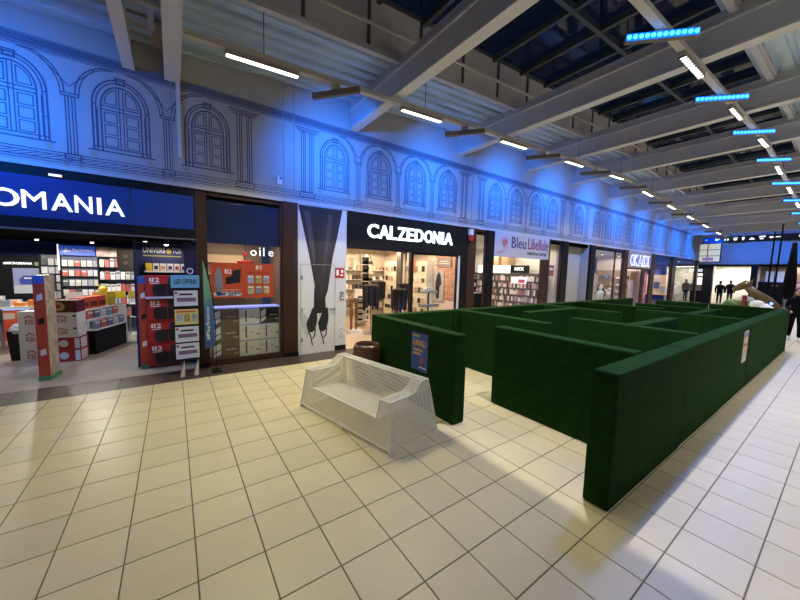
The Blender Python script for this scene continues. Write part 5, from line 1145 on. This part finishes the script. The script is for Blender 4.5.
# shop to the right of the white opening
struct('wall_far_right', MB().box(38.0, 38.1, -7, 4.5, 0, 3.1), mat('far_brown', (.30, .23, .20), .8, var=.4, vscale=2)); light('far_shop_lamp', 'AREA', (37.0, 2.4, 3.0), 45, (1, .86, .74), 2.0, 1.0, aim=(0, 0, -1))
t = thing('far_lit_window', 'bluish lit panel low in the far right shop', 'panel', (37.9, 4.2, 1.9), -H90); obj('panel', MB().box(0, .95, 0, .06, 0, .8), mat('bluish_lit', (.3, .34, .55), .5, emit=.35, ecol=(.4, .5, .9)), t); obj('frame', MB().box(.44, .48, -.01, 0, 0, .8).box(0, .95, -.01, 0, -.03, 0), M_BLACK, t)
t = thing('far_dark_counter', 'long dark counter before the far right shop', 'counter', (36.2, 3.05, 0)); obj('body', MB().box(0, .5, 0, 1.3, 0, 1.9), M_BLACK, t); obj('notice', MB().box(-.01, 0, .3, .6, 1.6, 1.68), M_ORANGE, t)
for k in range(6): tag(obj('display_garment', MB().ball((0, 0, 0), (.22, .22, .5), 10, 7).cyl((0, 0, -.95 - .35 * (k % 3)), (0, 0, -.4), .03, 6), [M_CARD, WC[4], GC[0], M_INK, WC[1], GC[5]][k], None, (37.2, 3.0 - k * .55, .95 + .35 * (k % 3))), ['white', 'reddish', 'pale grey', 'black', 'tan', 'beige'][k] + ' garment form in the far right shop', 'garment', 'garment forms in the far right shop')
# navy band with white pictograms
nb = thing('directory_sign', 'long navy overhead sign with a row of white pictograms', 'sign', (31.0, 6.6, 0), -H90); obj('board', MB().box(0, 9.5, 0, .12, 4.50, 4.92), mat('navy_band', (.010, .014, .06), .5), nb)
def picto(k, x):
    m = MB()
    z = 4.64; s = .22
    if k == 0: m.prism([(x, z + .05), (x + .12, z + .05), (x + .2, z + .1), (x + .2, z + .14), (x + .12, z + .10), (x + .1, z + .18), (x + .02, z + .18)], -.01, 0)
    elif k == 1: m.prism([(x, z), (x + .06, z), (x + .06, z + .12), (x + .14, z + .12), (x + .14, z), (x + .2, z), (x + .2, z + .18), (x, z + .18)], -.01, 0)
    elif k == 2: m.prism([(x, z + .14), (x + .24, z + .14), (x + .24, z + .18), (x, z + .18)], -.01, 0).prism([(x + .06, z), (x + .18, z), (x + .22, z + .1), (x + .02, z + .1)], -.01, 0)
    elif k == 3: m.prism([(x + .04, z), (x + .14, z), (x + .14, z + .12), (x + .18, z + .12), (x + .09, z + .22), (x, z + .12), (x + .04, z + .12)], -.01, 0)
    elif k == 4: m.prism([(x, z), (x + .26, z), (x + .2, z + .1), (x + .1, z + .14), (x + .04, z + .08)], -.01, 0)
    elif k == 5: m.prism([(x, z + .12), (x + .28, z + .14), (x + .28, z + .22), (x, z + .2)], -.01, 0).prism([(x + .04, z), (x + .2, z), (x + .2, z + .08), (x + .04, z + .08)], -.01, 0)
    else: m.prism([(x, z + .1), (x + .12, z + .02), (x + .12, z + .07), (x + .55, z + .09), (x + .55, z + .13), (x + .12, z + .13), (x + .12, z + .18)], -.01, 0)
    obj('pictogram', m, M_LETTER, nb)
for k, x in enumerate((.62, 1.08, 1.48, 1.88, 2.24, 2.68, 3.1, 4.3)): picto(k % 7, x)
obj('arrow', MB().prism([(.1, 4.68), (.26, 4.72), (.1, 4.78)], -.01, 0), mat('blue_arrow', (.05, .15, .8), .5, emit=1.2, ecol=(.1, .3, 1)), nb)
for x in (.4, 3.0, 6, 9): obj('hanger', MB().cyl((x, .06, 4.92), (x, .06, 7.3), .02, 6), M_GREY, nb)
for k, (y, z) in enumerate(((5.2, 5.0), (2.6, 5.0), (-.5, 5.0))): blue_bar(33.0, y, H90, 'blue bar washing the far wall, place %s' % ORD[k], 'blue bars washing the far wall', 34, (0, -1, -.30), False)

# ---------------------------------------------------------------- kiddie ride behind the maze
rd = thing('dinosaur_ride', 'toy dinosaur ride with a brown head and green body behind the maze', 'ride', (18.6, 2.40, 0))
obj('base', MB().cbox(-.5, .6, -.75, .75, 0, .55, .05), mat('ride_base', (.12, .2, .08), .4), rd)
gr = mat('ride_green', (.045, .12, .012), .35, var=.2, vscale=5); br = mat('ride_brown', (.12, .075, .022), .45, var=.25, vscale=6)
obj('body', MB().tube([(0, .9, .62), (0, .55, .95), (0, .2, .9), (0, -.2, .85), (0, -.5, .80)], [.10, .26, .34, .34, .22], 14), gr, rd, smooth=True)
obj('neck', MB().tube([(0, -.75, .9), (0, -.45, 1.2), (0, -.1, 1.5), (0, .1, 1.72)], [.17, .20, .16, .12], 12), br, rd, smooth=True)
hd = obj('head', MB().tube([(0, .0, 1.80), (0, .12, 1.84), (0, .3, 1.72), (0, .48, 1.58)], [.10, .17, .14, .07], 12), br, rd, smooth=True); obj('eye', MB().ball((-.14, .12, 1.88), .035, 8, 5), M_WHITEINK, hd); obj('crest', MB().cyl((0, .02, 1.9), (0, -.05, 2.04), .05, 8, .01), br, hd)
obj('white_panel', MB().ball((-.12, .12, 1.22), (.10, .28, .15), 12, 8), M_CARD, rd, smooth=True); obj('red_handle', MB().cyl((-.3, .1, .8), (-.3, .1, 1.4), .07, 10), mat('ride_red', (.22, .02, .02), .4), rd); obj('tail', MB().tube([(0, -.5, 1.0), (0, -.85, .8), (0, -1.15, .62)], [.2, .12, .04], 10), gr, rd, smooth=True)
for y in (.62, -.62): obj('blue_lamp', MB().ball((-.45, y, .86 if y > 0 else 1.15), .045, 8, 5), mat('ride_lamp', (.05, .1, 1), .4, emit=9, ecol=(.06, .12, 1)), rd)
rd = thing('small_ride', 'small white and yellow toy ride beside the dinosaur', 'ride', (16.6, 1.75, 0)); obj('base', MB().cbox(-.4, .4, -.35, .35, 0, .7, .05), M_GREY, rd); obj('body', MB().tube([(0, -.3, .85), (0, 0, 1.0), (0, .35, .9)], [.12, .22, .1], 12), M_CARD, rd, smooth=True); obj('seat', MB().ball((-.1, -.2, .95), (.16, .18, .1)), M_YELLOW, rd, smooth=True); obj('hood', MB().ball((0, .2, 1.15), (.15, .2, .16)), M_CARD, rd, smooth=True)
# poles and folded parasol
for x, y, z0, z1, lean, lab in ((20.0, 2.13, 0, 3.97, .03, 'thin dark pole leaning behind the toy rides, nearer the white far shop'), (20.0, 1.95, 0, 4.25, .04, 'taller thin dark pole beside the folded parasol')):
    t = thing('pole', lab, 'pole', (x, y, 0)); obj('shaft', MB().cyl((0, 0, 0), (0, -lean, z1), .035, 8, .025), M_CLOTH, t); obj('foot', MB().lathe([(.01, 0), (.08, 0), (.08, .03), (.01, .04)], 14), M_GREY, t); obj('tip', MB().ball((0, -lean, z1), .04, 8, 5), M_BLACK, t)
t = thing('folded_parasol', 'tall narrow folded black parasol at the edge of the picture', 'parasol', (20.6, 1.60, 0))
obj('pole', MB().cyl((0, 0, 0), (0, 0, 3.6), .03, 8), M_GREY, t); m = MB()
for k in range(9):
    a = 2 * math.pi * k / 9; m.tube([(.05 * math.cos(a), .05 * math.sin(a), 3.55), (.06 * math.cos(a), .06 * math.sin(a), 2.9), (.10 * math.cos(a), .10 * math.sin(a), 2.2), (.12 * math.cos(a + .2), .12 * math.sin(a + .2), 1.6), (.07 * math.cos(a), .07 * math.sin(a), 1.25)], [.02, .05, .07, .07, .03], 6)
obj('canopy', m, M_CLOTH, t, smooth=True); obj('base', MB().lathe([(.01, 0), (.2, 0), (.2, .05), (.05, .08), (.01, .08)], 16), M_GREY, t)

# ================================================================== PERSON at the right edge
def skin_body(name, joints, edges, m, parent, root=0, sub=2):
    me = bpy.data.meshes.new(name); me.from_pydata([j_[0] for j_ in joints], edges, []); o = bpy.data.objects.new(name, me); COL.objects.link(o); o.parent = parent; me.materials.append(m)
    sk = o.modifiers.new('skin', 'SKIN'); sk.use_smooth_shade = True
    for v, j_ in zip(me.skin_vertices[0].data, joints): r_ = j_[1]; v.radius = r_ if isinstance(r_, tuple) else (r_, r_); v.use_root = False
    me.skin_vertices[0].data[root].use_root = True
    sb = o.modifiers.new('sub', 'SUBSURF'); sb.levels = sub; sb.render_levels = sub
    return o
pe = thing('person', 'person in dark hooded coat and trousers with white shoes, walking at the edge', 'person', (17.2, 1.10, 0), R(-80))
# local: -Y is the way the person walks (toward the camera), x to the person's left
J = [((0, 0, .92), (.15, .12)), ((0, .0, 1.12), (.15, .115)), ((0, -.01, 1.34), (.185, .12)), ((0, 0, 1.46), (.09, .08)), ((0, -.02, 1.54), (.06, .06)),
     ((.17, 0, 1.40), .075), ((.23, .03, 1.14), .058), ((.20, -.14, .96), .046), ((-.17, 0, 1.40), .075), ((-.23, .03, 1.14), .058), ((-.17, -.17, 1.00), .046),
     ((.09, 0, .84), (.095, .10)), ((.10, -.10, .48), .075), ((.10, -.12, .10), .05), ((-.09, 0, .84), (.095, .10)), ((-.10, .02, .48), .075), ((-.10, .16, .12), .05)]
Ed = [(0, 1), (1, 2), (2, 3), (3, 4), (2, 5), (5, 6), (6, 7), (2, 8), (8, 9), (9, 10), (0, 11), (11, 12), (12, 13), (0, 14), (14, 15), (15, 16)]
skin_body('body', J, Ed, M_CLOTH, pe)
hd = obj('head', MB().ball((0, -.03, 1.63), (.078, .095, .12), 16, 12).ball((0, -.125, 1.62), (.012, .02, .02), 8, 5), M_SKIN, pe, smooth=True)
obj('hair', MB().ball((0, .0, 1.66), (.088, .10, .115), 14, 9), M_HAIR, pe, smooth=True)
for s in (-1, 1): obj('eye', MB().ball((s * .03, -.115, 1.64), .010, 6, 4), M_INK, hd); obj('ear', MB().ball((s * .08, -.02, 1.63), (.012, .02, .03), 6, 4), M_SKIN, hd)
obj('mouth', MB().box(-.022, .022, -.122, -.112, 1.565, 1.572), mat('lip', (.35, .14, .12), .6), hd)
for sx, hx, hy, hz in ((1, .20, -.17, .93), (-1, -.16, -.21, .985)):
    m = MB().ball((hx, hy, hz), (.035, .045, .03), 8, 6)
    for f in range(4): m.tube([(hx + (f - 1.5) * .016, hy - .03, hz - .005), (hx + (f - 1.5) * .017, hy - .065, hz - .02), (hx + (f - 1.5) * .016, hy - .075 - .006 * (f in (1, 2)), hz - .05)], [.009, .008, .007], 6)
    m.tube([(hx - sx * .03, hy, hz), (hx - sx * .045, hy - .03, hz - .01), (hx - sx * .035, hy - .055, hz - .03)], [.010, .009, .008], 6)
    obj('hand', m, M_SKIN, pe, smooth=True)
for fx, fy, fz, tilt in ((.10, -.16, 0, 0), (-.10, .14, .03, .25)):
    o = obj('shoe', MB().tube([(0, .09, .05), (0, .02, .055), (0, -.10, .045), (0, -.17, .035)], [.045, .05, .048, .03], 10), M_WHITE, pe, (fx, fy, fz), smooth=True); o.rotation_euler.x = tilt
